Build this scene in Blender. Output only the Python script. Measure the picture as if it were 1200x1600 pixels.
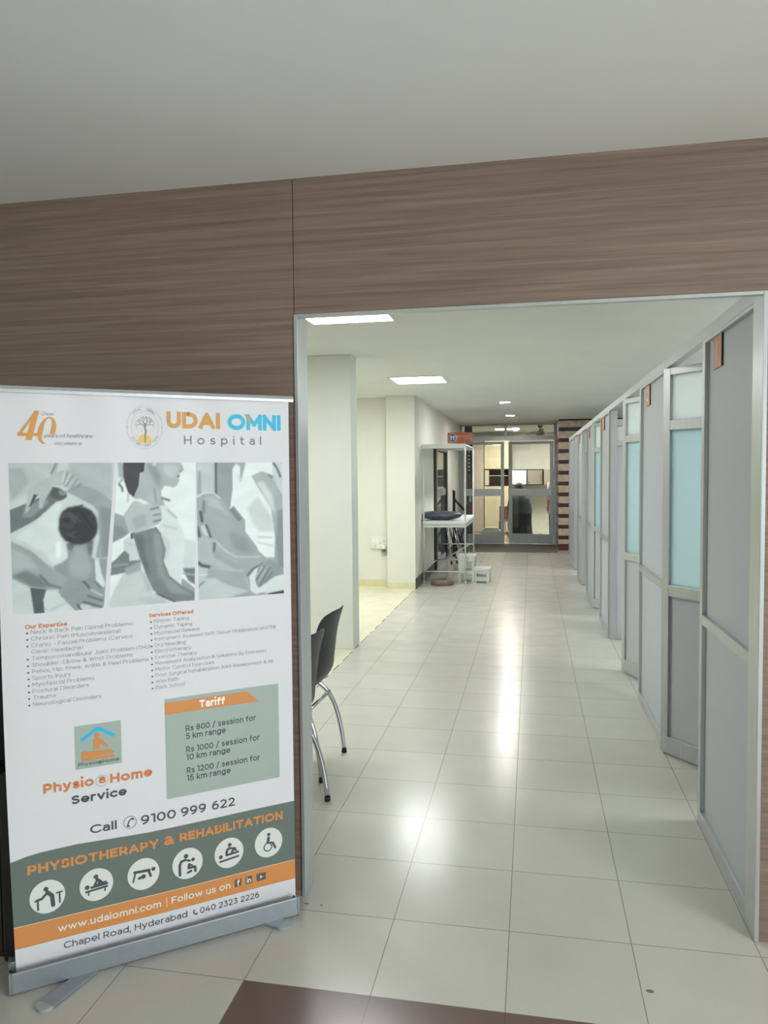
import bpy, bmesh, math, random
import numpy as np
from mathutils import Vector, Matrix
random.seed(4); rng = np.random.default_rng(7)
SC = bpy.context.scene
COL = SC.collection
PI = math.pi
for o in list(bpy.data.objects): bpy.data.objects.remove(o)

# ------------------------------------------------------------------ camera
def lin(c):
    c = c/255.0
    return c/12.92 if c <= 0.04045 else ((c+0.055)/1.055)**2.4
def srgb(r, g, b): return (lin(r), lin(g), lin(b), 1.0)

F_PX, YAW, PITCH, ROLL = 1188.7, 0.1921, -0.0501, -0.0095
CAM = Vector((0.8754, -2.1555, 1.5638))
cd = bpy.data.cameras.new('camera'); cam = bpy.data.objects.new('camera', cd); COL.objects.link(cam)
cd.sensor_fit = 'VERTICAL'; cd.sensor_height = 36.0; cd.sensor_width = 27.0
cd.lens = F_PX*36.0/1600.0; cd.clip_start = 0.05; cd.clip_end = 100
cy, sy = math.cos(YAW), math.sin(YAW)
fw = Vector((-sy*math.cos(PITCH), cy*math.cos(PITCH), math.sin(PITCH)))
r0 = Vector((cy, sy, 0)); u0 = r0.cross(fw)
rt = math.cos(ROLL)*r0 + math.sin(ROLL)*u0; up = -math.sin(ROLL)*r0 + math.cos(ROLL)*u0
cam.matrix_world = Matrix(((rt.x, up.x, -fw.x, CAM.x), (rt.y, up.y, -fw.y, CAM.y), (rt.z, up.z, -fw.z, CAM.z), (0, 0, 0, 1)))
SC.camera = cam

# ------------------------------------------------------------------ view, world, window daylight
SC.view_settings.view_transform = 'Standard'; SC.view_settings.look = 'None'
SC.view_settings.gamma = 1.0; SC.view_settings.use_curve_mapping = False
SC.view_settings.exposure = 0.0
SC.cycles.use_denoising = True
SC.cycles.max_bounces = 10; SC.cycles.diffuse_bounces = 6; SC.cycles.glossy_bounces = 5
SC.cycles.transparent_max_bounces = 12; SC.cycles.sample_clamp_indirect = 4.0
SC.cycles.caustics_reflective = False; SC.cycles.caustics_refractive = False
W = bpy.data.worlds.new('world'); SC.world = W; W.use_nodes = True
W.node_tree.nodes['Background'].inputs[0].default_value = (0.6, 0.7, 0.8, 1); W.node_tree.nodes['Background'].inputs[1].default_value = 0.05

PANEL_E = 35.0          # emission of the ceiling panels over the corridor
DOWN_E = 430.0          # emission of the round downlights
WINDOW_W = 190.0        # daylight entering by the waiting hall window, watts
def area(name, loc, rot, sx, sy_, power, color=(1, 1, 1)):
    l = bpy.data.lights.new(name, 'AREA'); l.shape = 'RECTANGLE'; l.size = sx; l.size_y = sy_; l.energy = power; l.color = color
    o = bpy.data.objects.new(name, l); COL.objects.link(o); o.location = loc; o.rotation_euler = rot
    return o
# daylight through the window in the hall's right wall (behind and right of the camera)
area('window_daylight', (4.08, -2.7, 1.45), (0, math.radians(62), 0), 1.3, 2.5, WINDOW_W, (0.94, 0.97, 1.0))

# ------------------------------------------------------------------ materials
MATS = {}
def newmat(name):
    m = bpy.data.materials.new(name); m.use_nodes = True
    nt = m.node_tree; nt.nodes.clear()
    out = nt.nodes.new('ShaderNodeOutputMaterial'); b = nt.nodes.new('ShaderNodeBsdfPrincipled')
    nt.links.new(b.outputs[0], out.inputs[0])
    return m, nt, b, out
def mat(name, rgb, rough=0.5, metal=0.0, var=0.06, scale=30.0, stretch=(1, 1, 1), bump=0.0, spec=0.5, emit=None):
    if name in MATS: return MATS[name]
    m, nt, b, out = newmat(name)
    tc = nt.nodes.new('ShaderNodeTexCoord'); mp = nt.nodes.new('ShaderNodeMapping'); mp.inputs['Scale'].default_value = stretch
    nz = nt.nodes.new('ShaderNodeTexNoise'); nz.inputs['Scale'].default_value = scale; nz.inputs['Detail'].default_value = 4
    nt.links.new(tc.outputs['Object'], mp.inputs[0]); nt.links.new(mp.outputs[0], nz.inputs['Vector'])
    cr = nt.nodes.new('ShaderNodeValToRGB')
    c = srgb(*rgb)
    cr.color_ramp.elements[0].position = 0.3; cr.color_ramp.elements[1].position = 0.7
    cr.color_ramp.elements[0].color = tuple(x*(1-var) for x in c[:3])+(1,)
    cr.color_ramp.elements[1].color = tuple(min(1, x*(1+var)) for x in c[:3])+(1,)
    nt.links.new(nz.outputs[0], cr.inputs[0]); nt.links.new(cr.outputs[0], b.inputs['Base Color'])
    b.inputs['Roughness'].default_value = rough; b.inputs['Metallic'].default_value = metal
    b.inputs['Specular IOR Level'].default_value = spec
    if bump:
        bp = nt.nodes.new('ShaderNodeBump'); bp.inputs['Strength'].default_value = bump; bp.inputs['Distance'].default_value = 0.002
        nt.links.new(nz.outputs[0], bp.inputs['Height']); nt.links.new(bp.outputs[0], b.inputs['Normal'])
    if emit:
        b.inputs['Emission Color'].default_value = tuple(emit[:3])+(1,); b.inputs['Emission Strength'].default_value = emit[3]
    MATS[name] = m
    return m

M = {}
M['paint'] = mat('wall_paint', (232, 236, 231), 0.75, var=0.015, scale=3)
M['cream'] = mat('cream_wall_paint', (227, 227, 217), 0.7, var=0.02, scale=3)
M['ceil'] = mat('ceiling_paint', (232, 234, 232), 0.85, var=0.02, scale=2)
M['alu'] = mat('brushed_aluminium', (192, 196, 198), 0.38, 0.6, var=0.05, scale=60, stretch=(1, 1, 0.05))
M['alu_d'] = mat('grey_aluminium', (176, 182, 182), 0.42, 0.3, var=0.05, scale=60, stretch=(1, 1, 0.05))
M['alu_w'] = mat('bright_aluminium', (200, 204, 204), 0.35, 0.65, var=0.05, scale=40, stretch=(1, 1, 0.1))
M['lam'] = mat('lilac_grey_laminate', (186, 191, 199), 0.5, var=0.03, scale=220)
M['chrome'] = mat('chrome', (205, 208, 212), 0.16, 1.0, var=0.02)
M['blackp'] = mat('black_plastic', (30, 32, 39), 0.45, var=0.06, scale=200, bump=0.15)
M['rubber'] = mat('black_rubber', (30, 30, 32), 0.7, var=0.05)
M['white_metal'] = mat('white_painted_steel', (216, 220, 218), 0.35, var=0.03, scale=40)
M['mattress'] = mat('white_mattress', (226, 230, 230), 0.6, var=0.03, scale=12, bump=0.2)
M['bolster'] = mat('dark_blue_vinyl', (68, 76, 88), 0.28, var=0.15, scale=18, bump=0.9)
M['bag'] = mat('crumpled_white_bag', (222, 222, 218), 0.5, var=0.1, scale=30, bump=0.5)
M['brown_disc'] = mat('brown_vinyl', (128, 112, 98), 0.5, var=0.1, scale=25)
M['dark_base'] = mat('dark_granite_skirting', (62, 54, 56), 0.35, var=0.2, scale=90)
M['cream_base'] = mat('cream_tile_skirting', (216, 211, 176), 0.3, var=0.05, scale=20)
M['dark_frame'] = mat('dark_door_frame', (50, 50, 52), 0.4, var=0.1, scale=20)
M['orange'] = mat('orange_sign_board', (196, 108, 78), 0.4, var=0.03)
M['plate'] = mat('orange_plate', (190, 122, 98), 0.4, var=0.03)
M['signwhite'] = mat('white_lettering', (240, 240, 238), 0.5, var=0.01)
M['signblue'] = mat('blue_disc', (70, 108, 150), 0.5, var=0.03)
M['mat'] = mat('dark_grey_carpet_mat', (108, 108, 102), 0.95, var=0.25, scale=120, bump=0.6)
M['switch'] = mat('white_switch_plastic', (228, 230, 220), 0.35, var=0.01)
M['plugblue'] = mat('blue_grey_plug', (88, 96, 122), 0.4, var=0.03)
M['socketgrey'] = mat('beige_socket', (196, 186, 168), 0.5, var=0.1, scale=40)
M['beige'] = mat('beige_laminate', (214, 202, 172), 0.45, var=0.03, scale=8, stretch=(6, 6, 0.5))
M['pinkbeige'] = mat('pinkish_beige_laminate', (190, 174, 160), 0.5, var=0.04, scale=8, stretch=(6, 6, 0.5))
M['taupe'] = mat('taupe_laminate', (150, 140, 128), 0.45, var=0.03, scale=8)
M['gwhite'] = mat('gloss_white_laminate', (250, 250, 250), 0.25, var=0.005)
M['edge'] = mat('dark_brown_edging', (58, 48, 42), 0.5, var=0.05)
M['fan'] = mat('grey_brown_fan_enamel', (128, 124, 114), 0.4, var=0.03)
M['skin'] = mat('skin', (150, 110, 88), 0.55, var=0.06, scale=30)
M['hair'] = mat('black_hair', (34, 32, 34), 0.6, var=0.3, scale=80, stretch=(1, 1, .2), bump=0.4)
M['robe'] = mat('dark_slate_cloth', (72, 80, 86), 0.85, var=0.12, scale=20, bump=0.3)
M['robe2'] = mat('black_cloth', (44, 46, 54), 0.85, var=0.15, scale=20, bump=0.3)
M['satin'] = mat('satin_aluminium', (158, 166, 173), 0.4, 0.6, var=0.04, scale=50)
M['warmpaint'] = mat('off_white_wall_paint', (236, 236, 224), 0.75, var=0.02, scale=3)
M['pink'] = mat('pink_printed_cloth', (242, 200, 218), 0.85, var=0.3, scale=55)
M['jeans'] = mat('navy_denim', (58, 66, 100), 0.85, var=0.15, scale=60)
M['green_paper'] = mat('pale_green_paper', (178, 190, 176), 0.7, var=0.1, scale=12)
M['maroon'] = mat('maroon_plastic', (110, 70, 66), 0.45, var=0.05)
M['sofa'] = mat('black_leatherette', (34, 32, 33), 0.5, var=0.12, scale=25, bump=0.4)
M['curtain'] = mat('grey_curtain', (126, 120, 116), 0.9, var=0.15, scale=30, stretch=(4, 4, .2))
M['poster'] = mat('dark_brown_poster', (70, 52, 48), 0.5, var=0.1)
M['black_metal'] = mat('black_powder_coat', (34, 35, 44), 0.45, var=0.06)
M['led_frame'] = mat('white_lamp_frame', (235, 237, 238), 0.4, var=0.01)
M['dia'] = mat('lit_diffuser', (250, 250, 250), 0.5, var=0.0, emit=(0.965, 1.0, 0.985, PANEL_E))
M['down'] = mat('lit_downlight_lens', (250, 250, 250), 0.5, var=0.0, emit=(1.0, 0.98, 0.95, DOWN_E))
M['warm'] = mat('lit_warm_diffuser', (250, 250, 245), 0.5, var=0.0, emit=(1.0, 0.93, 0.80, PANEL_E*1.9))
M['red'] = mat('red_plastic', (200, 60, 60), 0.4, var=0.03)

def wood():
    m, nt, b, out = newmat('walnut_laminate')
    N = nt.nodes.new; L = nt.links.new
    tc = N('ShaderNodeTexCoord'); mp = N('ShaderNodeMapping'); mp.inputs['Scale'].default_value = (0.55, 1, 26)
    n1 = N('ShaderNodeTexNoise'); n1.inputs['Scale'].default_value = 2.2; n1.inputs['Detail'].default_value = 7; n1.inputs['Roughness'].default_value = 0.62; n1.inputs['Distortion'].default_value = 0.35
    L(tc.outputs['Object'], mp.inputs[0]); L(mp.outputs[0], n1.inputs['Vector'])
    mp2 = N('ShaderNodeMapping'); mp2.inputs['Scale'].default_value = (5, 5, 320)
    n2 = N('ShaderNodeTexNoise'); n2.inputs['Scale'].default_value = 1.5; n2.inputs['Detail'].default_value = 3
    L(tc.outputs['Object'], mp2.inputs[0]); L(mp2.outputs[0], n2.inputs['Vector'])
    cr = N('ShaderNodeValToRGB'); e = cr.color_ramp.elements
    e[0].position = 0.28; e[0].color = srgb(116, 98, 88); e[1].position = 0.72; e[1].color = srgb(156, 135, 121)
    k = e.new(0.5); k.color = srgb(137, 117, 104)
    L(n1.outputs[0], cr.inputs[0])
    mx = N('ShaderNodeMix'); mx.data_type = 'RGBA'; mx.blend_type = 'MULTIPLY'; mx.inputs['Factor'].default_value = 0.2
    cr2 = N('ShaderNodeValToRGB'); cr2.color_ramp.elements[0].position = 0.35; cr2.color_ramp.elements[0].color = (0.45, 0.45, 0.45, 1); cr2.color_ramp.elements[1].position = 0.6
    L(n2.outputs[0], cr2.inputs[0]); L(cr.outputs[0], mx.inputs['A']); L(cr2.outputs[0], mx.inputs['B'])
    L(mx.outputs['Result'], b.inputs['Base Color']); b.inputs['Roughness'].default_value = 0.42
    return m
M['wood'] = wood()

def floor_mat():
    m, nt, b, out = newmat('floor_tiles')
    N = nt.nodes.new; L = nt.links.new
    geo = N('ShaderNodeTexCoord'); sep = N('ShaderNodeSeparateXYZ'); L(geo.outputs['Object'], sep.inputs[0])
    def math_(op, a, bb=None, c=None):
        n = N('ShaderNodeMath'); n.operation = op
        for i, v in enumerate((a, bb, c)):
            if v is None: continue
            if isinstance(v, (int, float)): n.inputs[i].default_value = v
            else: L(v, n.inputs[i])
        return n.outputs[0]
    T = 0.4
    gx = math_('PINGPONG', sep.outputs[0], T/2); gy = math_('PINGPONG', sep.outputs[1], T/2)
    # pingpong runs 0..T/2..0 with zero on the joints
    d = math_('MINIMUM', gx, gy)
    joint = math_('LESS_THAN', d, 0.0016)
    ix = math_('FLOOR', math_('DIVIDE', sep.outputs[0], T)); iy = math_('FLOOR', math_('DIVIDE', sep.outputs[1], T))
    cmb = N('ShaderNodeCombineXYZ'); L(ix, cmb.inputs[0]); L(iy, cmb.inputs[1])
    wn = N('ShaderNodeTexWhiteNoise'); wn.noise_dimensions = '2D'; L(cmb.outputs[0], wn.inputs['Vector'])
    nz = N('ShaderNodeTexNoise'); nz.inputs['Scale'].default_value = 260; nz.inputs['Detail'].default_value = 2; L(geo.outputs['Object'], nz.inputs['Vector'])
    nb = N('ShaderNodeTexNoise'); nb.inputs['Scale'].default_value = 5; nb.inputs['Detail'].default_value = 3; L(geo.outputs['Object'], nb.inputs['Vector'])
    v = math_('ADD', math_('MULTIPLY', wn.outputs[0], 0.05), math_('ADD', math_('MULTIPLY', nz.outputs[0], 0.30), math_('MULTIPLY', nb.outputs[0], 0.12)))
    v = math_('ADD', v, 0.765)
    def tint(rgb):
        n = N('ShaderNodeMix'); n.data_type = 'RGBA'; n.blend_type = 'MULTIPLY'; n.inputs['Factor'].default_value = 1
        n.inputs['A'].default_value = srgb(*rgb)
        c = N('ShaderNodeCombineXYZ'); L(v, c.inputs[0]); L(v, c.inputs[1]); L(v, c.inputs[2]); L(c.outputs[0], n.inputs['B'])
        return n.outputs['Result']
    def mixc(f, a, bb):
        n = N('ShaderNodeMix'); n.data_type = 'RGBA'; L(f, n.inputs['Factor'])
        for s, q in (('A', a), ('B', bb)):
            if isinstance(q, tuple): n.inputs[s].default_value = q
            else: L(q, n.inputs[s])
        return n.outputs['Result']
    base = tint((194, 192, 183)); brown = tint((104, 82, 78)); cream = tint((230, 226, 200))
    isb = math_('MULTIPLY', math_('GREATER_THAN', sep.outputs[0], 0.0), math_('LESS_THAN', sep.outputs[1], 0.0))
    isb = math_('MULTIPLY', isb, math_('GREATER_THAN', sep.outputs[1], -0.4))
    isc = math_('MULTIPLY', math_('LESS_THAN', sep.outputs[0], -0.68), math_('GREATER_THAN', sep.outputs[1], 0.6))
    j = mixc(isb, srgb(136, 130, 120), srgb(86, 70, 66))
    c = mixc(isb, base, brown); c = mixc(joint, c, j); c = mixc(isc, c, cream)
    # chipped dark edge where the grey tiles meet the cream floor
    ed = math_('LESS_THAN', math_('ABSOLUTE', math_('ADD', sep.outputs[0], 0.68)), 0.006)
    ed = math_('MULTIPLY', ed, math_('GREATER_THAN', sep.outputs[1], 0.6))
    nd = N('ShaderNodeTexNoise'); nd.inputs['Scale'].default_value = 6; L(geo.outputs['Object'], nd.inputs['Vector'])
    ed = math_('MULTIPLY', ed, math_('GREATER_THAN', nd.outputs[0], 0.5))
    c = mixc(ed, c, srgb(92, 88, 78))
    # dark scuffs
    def scuff(x, y, rx, ry):
        dx = math_('DIVIDE', math_('SUBTRACT', sep.outputs[0], x), rx); dy = math_('DIVIDE', math_('SUBTRACT', sep.outputs[1], y), ry)
        return math_('LESS_THAN', math_('ADD', math_('MULTIPLY', dx, dx), math_('MULTIPLY', dy, dy)), 1.0)
    s = math_('MAXIMUM', scuff(1.225, 0.17, 0.012, 0.008), math_('MAXIMUM', scuff(0.068, 0.44, 0.011, 0.005), scuff(0.125, 0.44, 0.006, 0.004)))
    c = mixc(s, c, srgb(120, 112, 108))
    L(c, b.inputs['Base Color'])
    rr = N('ShaderNodeMapRange'); rr.inputs['From Min'].default_value = 0.3; rr.inputs['From Max'].default_value = 0.7; rr.inputs['To Min'].default_value = 0.195; rr.inputs['To Max'].default_value = 0.25
    L(nb.outputs[0], rr.inputs[0]); L(rr.outputs[0], b.inputs['Roughness'])
    b.inputs['Specular IOR Level'].default_value = 0.5
    bp = N('ShaderNodeBump'); bp.inputs['Strength'].default_value = 0.25; bp.inputs['Distance'].default_value = 0.001
    L(math_('SUBTRACT', 1.0, joint), bp.inputs['Height']); L(bp.outputs[0], b.inputs['Normal'])
    return m
M['floor'] = floor_mat()

def stripes():
    m, nt, b, out = newmat('banded_marble')
    N = nt.nodes.new; L = nt.links.new
    tc = N('ShaderNodeTexCoord'); sep = N('ShaderNodeSeparateXYZ'); L(tc.outputs['Object'], sep.inputs[0])
    def ma(op, a, v):
        n = N('ShaderNodeMath'); n.operation = op
        L(a, n.inputs[0]); n.inputs[1].default_value = v
        return n.outputs[0]
    z = ma('SUBTRACT', sep.outputs[2], 2.374); z = ma('FLOORED_MODULO', z, 0.2154)
    band = ma('LESS_THAN', z, 0.079)
    nz = N('ShaderNodeTexNoise'); nz.inputs['Scale'].default_value = 14; nz.inputs['Detail'].default_value = 5; L(tc.outputs['Object'], nz.inputs['Vector'])
    cr = N('ShaderNodeValToRGB'); e = cr.color_ramp.elements
    e[0].position = .35; e[0].color = srgb(180, 164, 144); e[1].position = .65; e[1].color = srgb(206, 190, 168); L(nz.outputs[0], cr.inputs[0])
    mx = N('ShaderNodeMix'); mx.data_type = 'RGBA'; L(band, mx.inputs['Factor']); L(cr.outputs[0], mx.inputs['A']); mx.inputs['B'].default_value = srgb(62, 46, 50)
    low = ma('LESS_THAN', sep.outputs[2], 0.13)
    m2 = N('ShaderNodeMix'); m2.data_type = 'RGBA'; L(low, m2.inputs['Factor']); L(mx.outputs['Result'], m2.inputs['A']); m2.inputs['B'].default_value = srgb(92, 52, 48)
    L(m2.outputs['Result'], b.inputs['Base Color']); b.inputs['Roughness'].default_value = 0.3
    return m
M['stripes'] = stripes()

def clear_glass(name='clear_glass', tint=(0.93, 0.97, 0.96)):
    m, nt, b, out = newmat(name); nt.nodes.remove(b)
    N = nt.nodes.new; L = nt.links.new
    fr = N('ShaderNodeFresnel'); fr.inputs['IOR'].default_value = 1.5
    tr = N('ShaderNodeBsdfTransparent'); tr.inputs[0].default_value = tint+(1,)
    gl = N('ShaderNodeBsdfGlossy'); gl.inputs['Roughness'].default_value = 0.01
    mx = N('ShaderNodeMixShader'); L(fr.outputs[0], mx.inputs[0]); L(tr.outputs[0], mx.inputs[1]); L(gl.outputs[0], mx.inputs[2]); L(mx.outputs[0], out.inputs[0])
    return m
M['glass'] = clear_glass()
def frosted(name, rgb):
    m, nt, b, out = newmat(name)
    N = nt.nodes.new; L = nt.links.new
    nz = N('ShaderNodeTexNoise'); nz.inputs['Scale'].default_value = 400
    tc = N('ShaderNodeTexCoord'); L(tc.outputs['Object'], nz.inputs['Vector'])
    b.inputs['Base Color'].default_value = srgb(*rgb); b.inputs['Roughness'].default_value = 0.35
    tl = N('ShaderNodeBsdfTranslucent'); tl.inputs[0].default_value = srgb(*[min(255, c+12) for c in rgb])
    bp = N('ShaderNodeBump'); bp.inputs['Strength'].default_value = 0.2; bp.inputs['Distance'].default_value = .001; L(nz.outputs[0], bp.inputs['Height']); L(bp.outputs[0], b.inputs['Normal'])
    mx = N('ShaderNodeMixShader'); mx.inputs[0].default_value = 0.6
    L(b.outputs[0], mx.inputs[1]); L(tl.outputs[0], mx.inputs[2]); L(mx.outputs[0], out.inputs[0])
    return m
M['frost'] = frosted('frosted_glass_blue_green', (208, 226, 230))
M['frost2'] = frosted('frosted_glass_white', (238, 244, 245))
M['dark_glass'] = mat('tinted_door_glass', (96, 100, 98), 0.04, var=0.0)

# ------------------------------------------------------------------ mesh helpers
class MB:
    def __init__(s): s.v = []; s.f = []; s.m = []; s.smooth = []
    def add(s, V, Fs, mi=0, sm=False):
        n = len(s.v); s.v += [Vector(p) for p in V]
        for f in Fs: s.f.append([n+i for i in f]); s.m.append(mi); s.smooth.append(sm)
        return s
    def box(s, x0, y0, z0, x1, y1, z1, mi=0, R=None, O=(0, 0, 0)):
        V = [Vector((x, y, z)) for z in (z0, z1) for y in (y0, y1) for x in (x0, x1)]
        if R is not None: V = [R @ p + Vector(O) for p in V]
        return s.add(V, [(0, 2, 3, 1), (4, 5, 7, 6), (0, 1, 5, 4), (2, 6, 7, 3), (0, 4, 6, 2), (1, 3, 7, 5)], mi)
    def prism(s, pts, n0, n1, axis='y', mi=0):
        # pts: 2-D outline, extruded along axis from n0 to n1
        def P(a, b, c): return {'y': (a, c, b), 'x': (c, a, b), 'z': (a, b, c)}[axis]
        k = len(pts)
        V = [P(a, b, n0) for a, b in pts]+[P(a, b, n1) for a, b in pts]
        Fs = [tuple(range(k)), tuple(range(2*k-1, k-1, -1))]+[(i, i+k, (i+1) % k+k, (i+1) % k) for i in range(k)]
        return s.add(V, Fs, mi)
    def tube(s, pts, r, seg=10, mi=0, cap=True, radii=None):
        pts = [Vector(p) for p in pts]; n = len(pts); rings = []
        a = None
        for i, p in enumerate(pts):
            t = (pts[min(i+1, n-1)]-pts[max(i-1, 0)]).normalized()
            if a is None: a = t.cross(Vector((0, 0, 1)) if abs(t.z) < 0.9 else Vector((1, 0, 0)))
            a = (a-t*a.dot(t)).normalized(); b = t.cross(a).normalized()
            rr = radii[i] if radii else r
            rings.append([p+rr*(math.cos(2*PI*k/seg)*a+math.sin(2*PI*k/seg)*b) for k in range(seg)])
        V = [q for R in rings for q in R]
        Fs = [(i*seg+k, i*seg+(k+1) % seg, (i+1)*seg+(k+1) % seg, (i+1)*seg+k) for i in range(n-1) for k in range(seg)]
        s.add(V, Fs, mi, True)
        if cap:
            m = len(s.v)-len(V)
            s.f.append([m+k for k in range(seg)]); s.m.append(mi); s.smooth.append(False)
            s.f.append([m+(n-1)*seg+k for k in reversed(range(seg))]); s.m.append(mi); s.smooth.append(False)
        return s
    def lathe(s, prof, c=(0, 0, 0), seg=32, mi=0, sm=True, sx=1, sy=1):
        k = len(prof)
        V = [(c[0]+r*sx*math.cos(2*PI*j/seg), c[1]+r*sy*math.sin(2*PI*j/seg), c[2]+z) for j in range(seg) for r, z in prof]
        Fs = [(j*k+i, ((j+1) % seg)*k+i, ((j+1) % seg)*k+i+1, j*k+i+1) for j in range(seg) for i in range(k-1)]
        return s.add(V, Fs, mi, sm)
    def grid(s, P, mi=0, sm=True):
        a, b = len(P), len(P[0])
        return s.add([p for row in P for p in row], [(i*b+j, i*b+j+1, (i+1)*b+j+1, (i+1)*b+j) for i in range(a-1) for j in range(b-1)], mi, sm)
def fin(name, mb, mats, parent=None, world=True, bevel=0.0, mods=None):
    if not isinstance(mats, (list, tuple)): mats = [mats]
    V = mb.v
    if parent is not None and world:
        top = parent; mt = Matrix.Identity(4)
        chain = []
        while top is not None: chain.append(top); top = top.parent
        for t in reversed(chain): mt = mt @ t.matrix_basis
        inv = mt.inverted(); V = [inv @ v for v in V]
    me = bpy.data.meshes.new(name); me.from_pydata([tuple(v) for v in V], [], mb.f)
    for m in mats: me.materials.append(m)
    me.polygons.foreach_set('material_index', mb.m); me.polygons.foreach_set('use_smooth', mb.smooth)
    bm = bmesh.new(); bm.from_mesh(me); bmesh.ops.recalc_face_normals(bm, faces=bm.faces); bm.to_mesh(me); bm.free()
    me.update()
    o = bpy.data.objects.new(name, me); COL.objects.link(o)
    if parent is not None: o.parent = parent
    if bevel:
        b = o.modifiers.new('bevel', 'BEVEL'); b.width = bevel; b.segments = 2; b.limit_method = 'ANGLE'; b.angle_limit = 0.7
    return o
def tag(o, label, cat, group=None):
    o['label'] = label; o['category'] = cat
    if group: o['group'] = group
    return o
def thing(name, label, cat, loc=(0, 0, 0), rotz=0.0, group=None):
    o = bpy.data.objects.new(name, None); COL.objects.link(o); o.location = loc; o.rotation_euler = (0, 0, rotz)
    o.empty_display_size = 0.1
    return tag(o, label, cat, group)
def struct(name, mb, m, bevel=0.0):
    o = fin(name, mb, m, bevel=bevel); o['kind'] = 'structure'; return o
def dup(root, loc, rotz=None, label=None):
    r = root.copy(); COL.objects.link(r); r.location = loc
    if rotz is not None: r.rotation_euler = (0, 0, rotz)
    if label: r['label'] = label
    for ch in list(root.children):
        c = ch.copy(); COL.objects.link(c); c.parent = r
        for g in list(ch.children):
            d = g.copy(); COL.objects.link(d); d.parent = c
    return r
def text_mesh(s, bold=0.0, res=4, shear=0.0):
    cu = bpy.data.curves.new('t', 'FONT'); cu.body = s; cu.size = 1.0; cu.offset = bold; cu.resolution_u = res; cu.fill_mode = 'FRONT'; cu.shear = shear
    ob = bpy.data.objects.new('t', cu); COL.objects.link(ob)
    bpy.context.view_layer.update()
    me = bpy.data.meshes.new_from_object(ob.evaluated_get(bpy.context.evaluated_depsgraph_get()))
    V = [(v.co.x, v.co.y) for v in me.vertices]; Fs = [tuple(p.vertices) for p in me.polygons]
    bpy.data.objects.remove(ob); bpy.data.curves.remove(cu); bpy.data.meshes.remove(me)
    return V, Fs
# ------------------------------------------------------------------ the shell
CH = 2.612
FY = 0.487           # front face of the wood-clad wall
def PX(y): return 1.612-0.0065*y      # corridor face of the cubicle partition
struct('floor', MB().box(-4.3, -6.2, -0.1, 4.3, 18.3, 0), M['floor'])
struct('ceiling', MB().box(-4.3, -6.2, CH, 4.3, 18.3, CH+0.12), M['ceil'])
struct('wall_left', MB().box(-4.3, -6.2, 0, -4.2, 18.3, CH), M['paint'])
struct('wall_back', MB().box(-4.2, -6.2, 0, 4.2, -6.1, CH), M['paint'])
struct('wall_far', MB().box(-4.2, 18.1, 0, 4.2, 18.2, CH), M['cream'])
WY0, WY1, WZ0, WZ1 = -4.0, -1.4, 0.8, 2.1
wr = MB().box(4.2, -6.2, 0, 4.3, WY0, CH).box(4.2, WY1, 0, 4.3, 18.3, CH).box(4.2, WY0, 0, 4.3, WY1, WZ0).box(4.2, WY0, WZ1, 4.3, WY1, CH)
struct('wall_right', wr, M['paint'])
wn = MB()
for a, b_, c, d in ((WY0, WY0+.06, WZ0, WZ1), (WY1-.06, WY1, WZ0, WZ1), (WY0, WY1, WZ0, WZ0+.06), (WY0, WY1, WZ1-.06, WZ1), (-2.73, -2.67, WZ0, WZ1)):
    wn.box(4.21, a, c, 4.27, b_, d, 0)
wn.box(4.238, WY0+.05, WZ0+.05, 4.243, WY1-.05, WZ1-.05, 1)
struct('window_1', wn, [M['alu'], M['glass']])

# wood-clad wall with the corridor opening; a fine seam runs up from the left jamb
wf = MB().box(-4.2, FY, 0, 0.0395, FY+.11, CH).box(0.0425, FY, 2.135, 4.2, FY+.022, CH).box(1.614, FY, 0, 4.2, FY+.11, 2.135)
wf.box(0.0385, FY+.006, 2.12, 0.0435, FY+.02, CH)
struct('wall_front', wf, M['wood'])
struct('trim_1', MB().box(0.040, FY-.006, 0, 0.053, FY+.112, 2.135), M['alu_w'], 0.0015)
struct('trim_2', MB().box(1.600, FY-.006, 0, 1.614, FY+.112, 2.135), M['alu_w'], 0.0015)
struct('trim_3', MB().box(0.053, FY-.006, 2.123, 1.600, FY+.022, 2.135), M['alu_w'], 0.0015)

# corridor walls on the left
struct('wall_column_near', MB().box(-1.75, 4.385, 0, -0.684, 4.62, CH), M['paint'], 0.006)
struct('wall_recess', MB().box(-4.2, 8.2, 0, -1.06, 8.35, CH), M['cream'])
struct('wall_column_far', MB().box(-1.06, 8.0, 0, -0.672, 8.35, CH), M['cream'], 0.004)
struct('wall_corridor_left', MB().box(-0.82, 8.35, 0, -0.672, 14.70, CH), M['warmpaint'])
struct('baseboard_recess', MB().box(-4.2, 8.188, 0, -1.06, 8.2, 0.09), M['cream_base'])
struct('baseboard_column', MB().box(-1.06, 7.988, 0, -0.672, 8.0, 0.085), M['cream_base'])
struct('baseboard_left', MB().box(-0.672, 7.99, 0, -0.658, 9.98, 0.14).box(-0.672, 11.75, 0, -0.658, 14.6, 0.14), M['dark_base'])
# glazed door in the corridor's left wall, seen at a grazing angle
d1 = MB()
for a, b_ in ((10.0, 10.16), (11.52, 11.72)): d1.box(-0.672, a, 0, -0.63, b_, 2.02, 0)
d1.box(-0.672, 10.16, 1.93, -0.63, 11.52, 2.02, 0).box(-0.672, 10.16, 1.18, -0.648, 11.52, 1.30, 2).box(-0.672, 10.16, 0.0, -0.648, 11.52, 0.14, 2)
d1.box(-0.672, 10.16, 0.14, -0.66, 11.52, 1.93, 1)
struct('door_1', d1, [M['dark_frame'], M['dark_glass'], M['alu_d']], 0.002)

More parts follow.
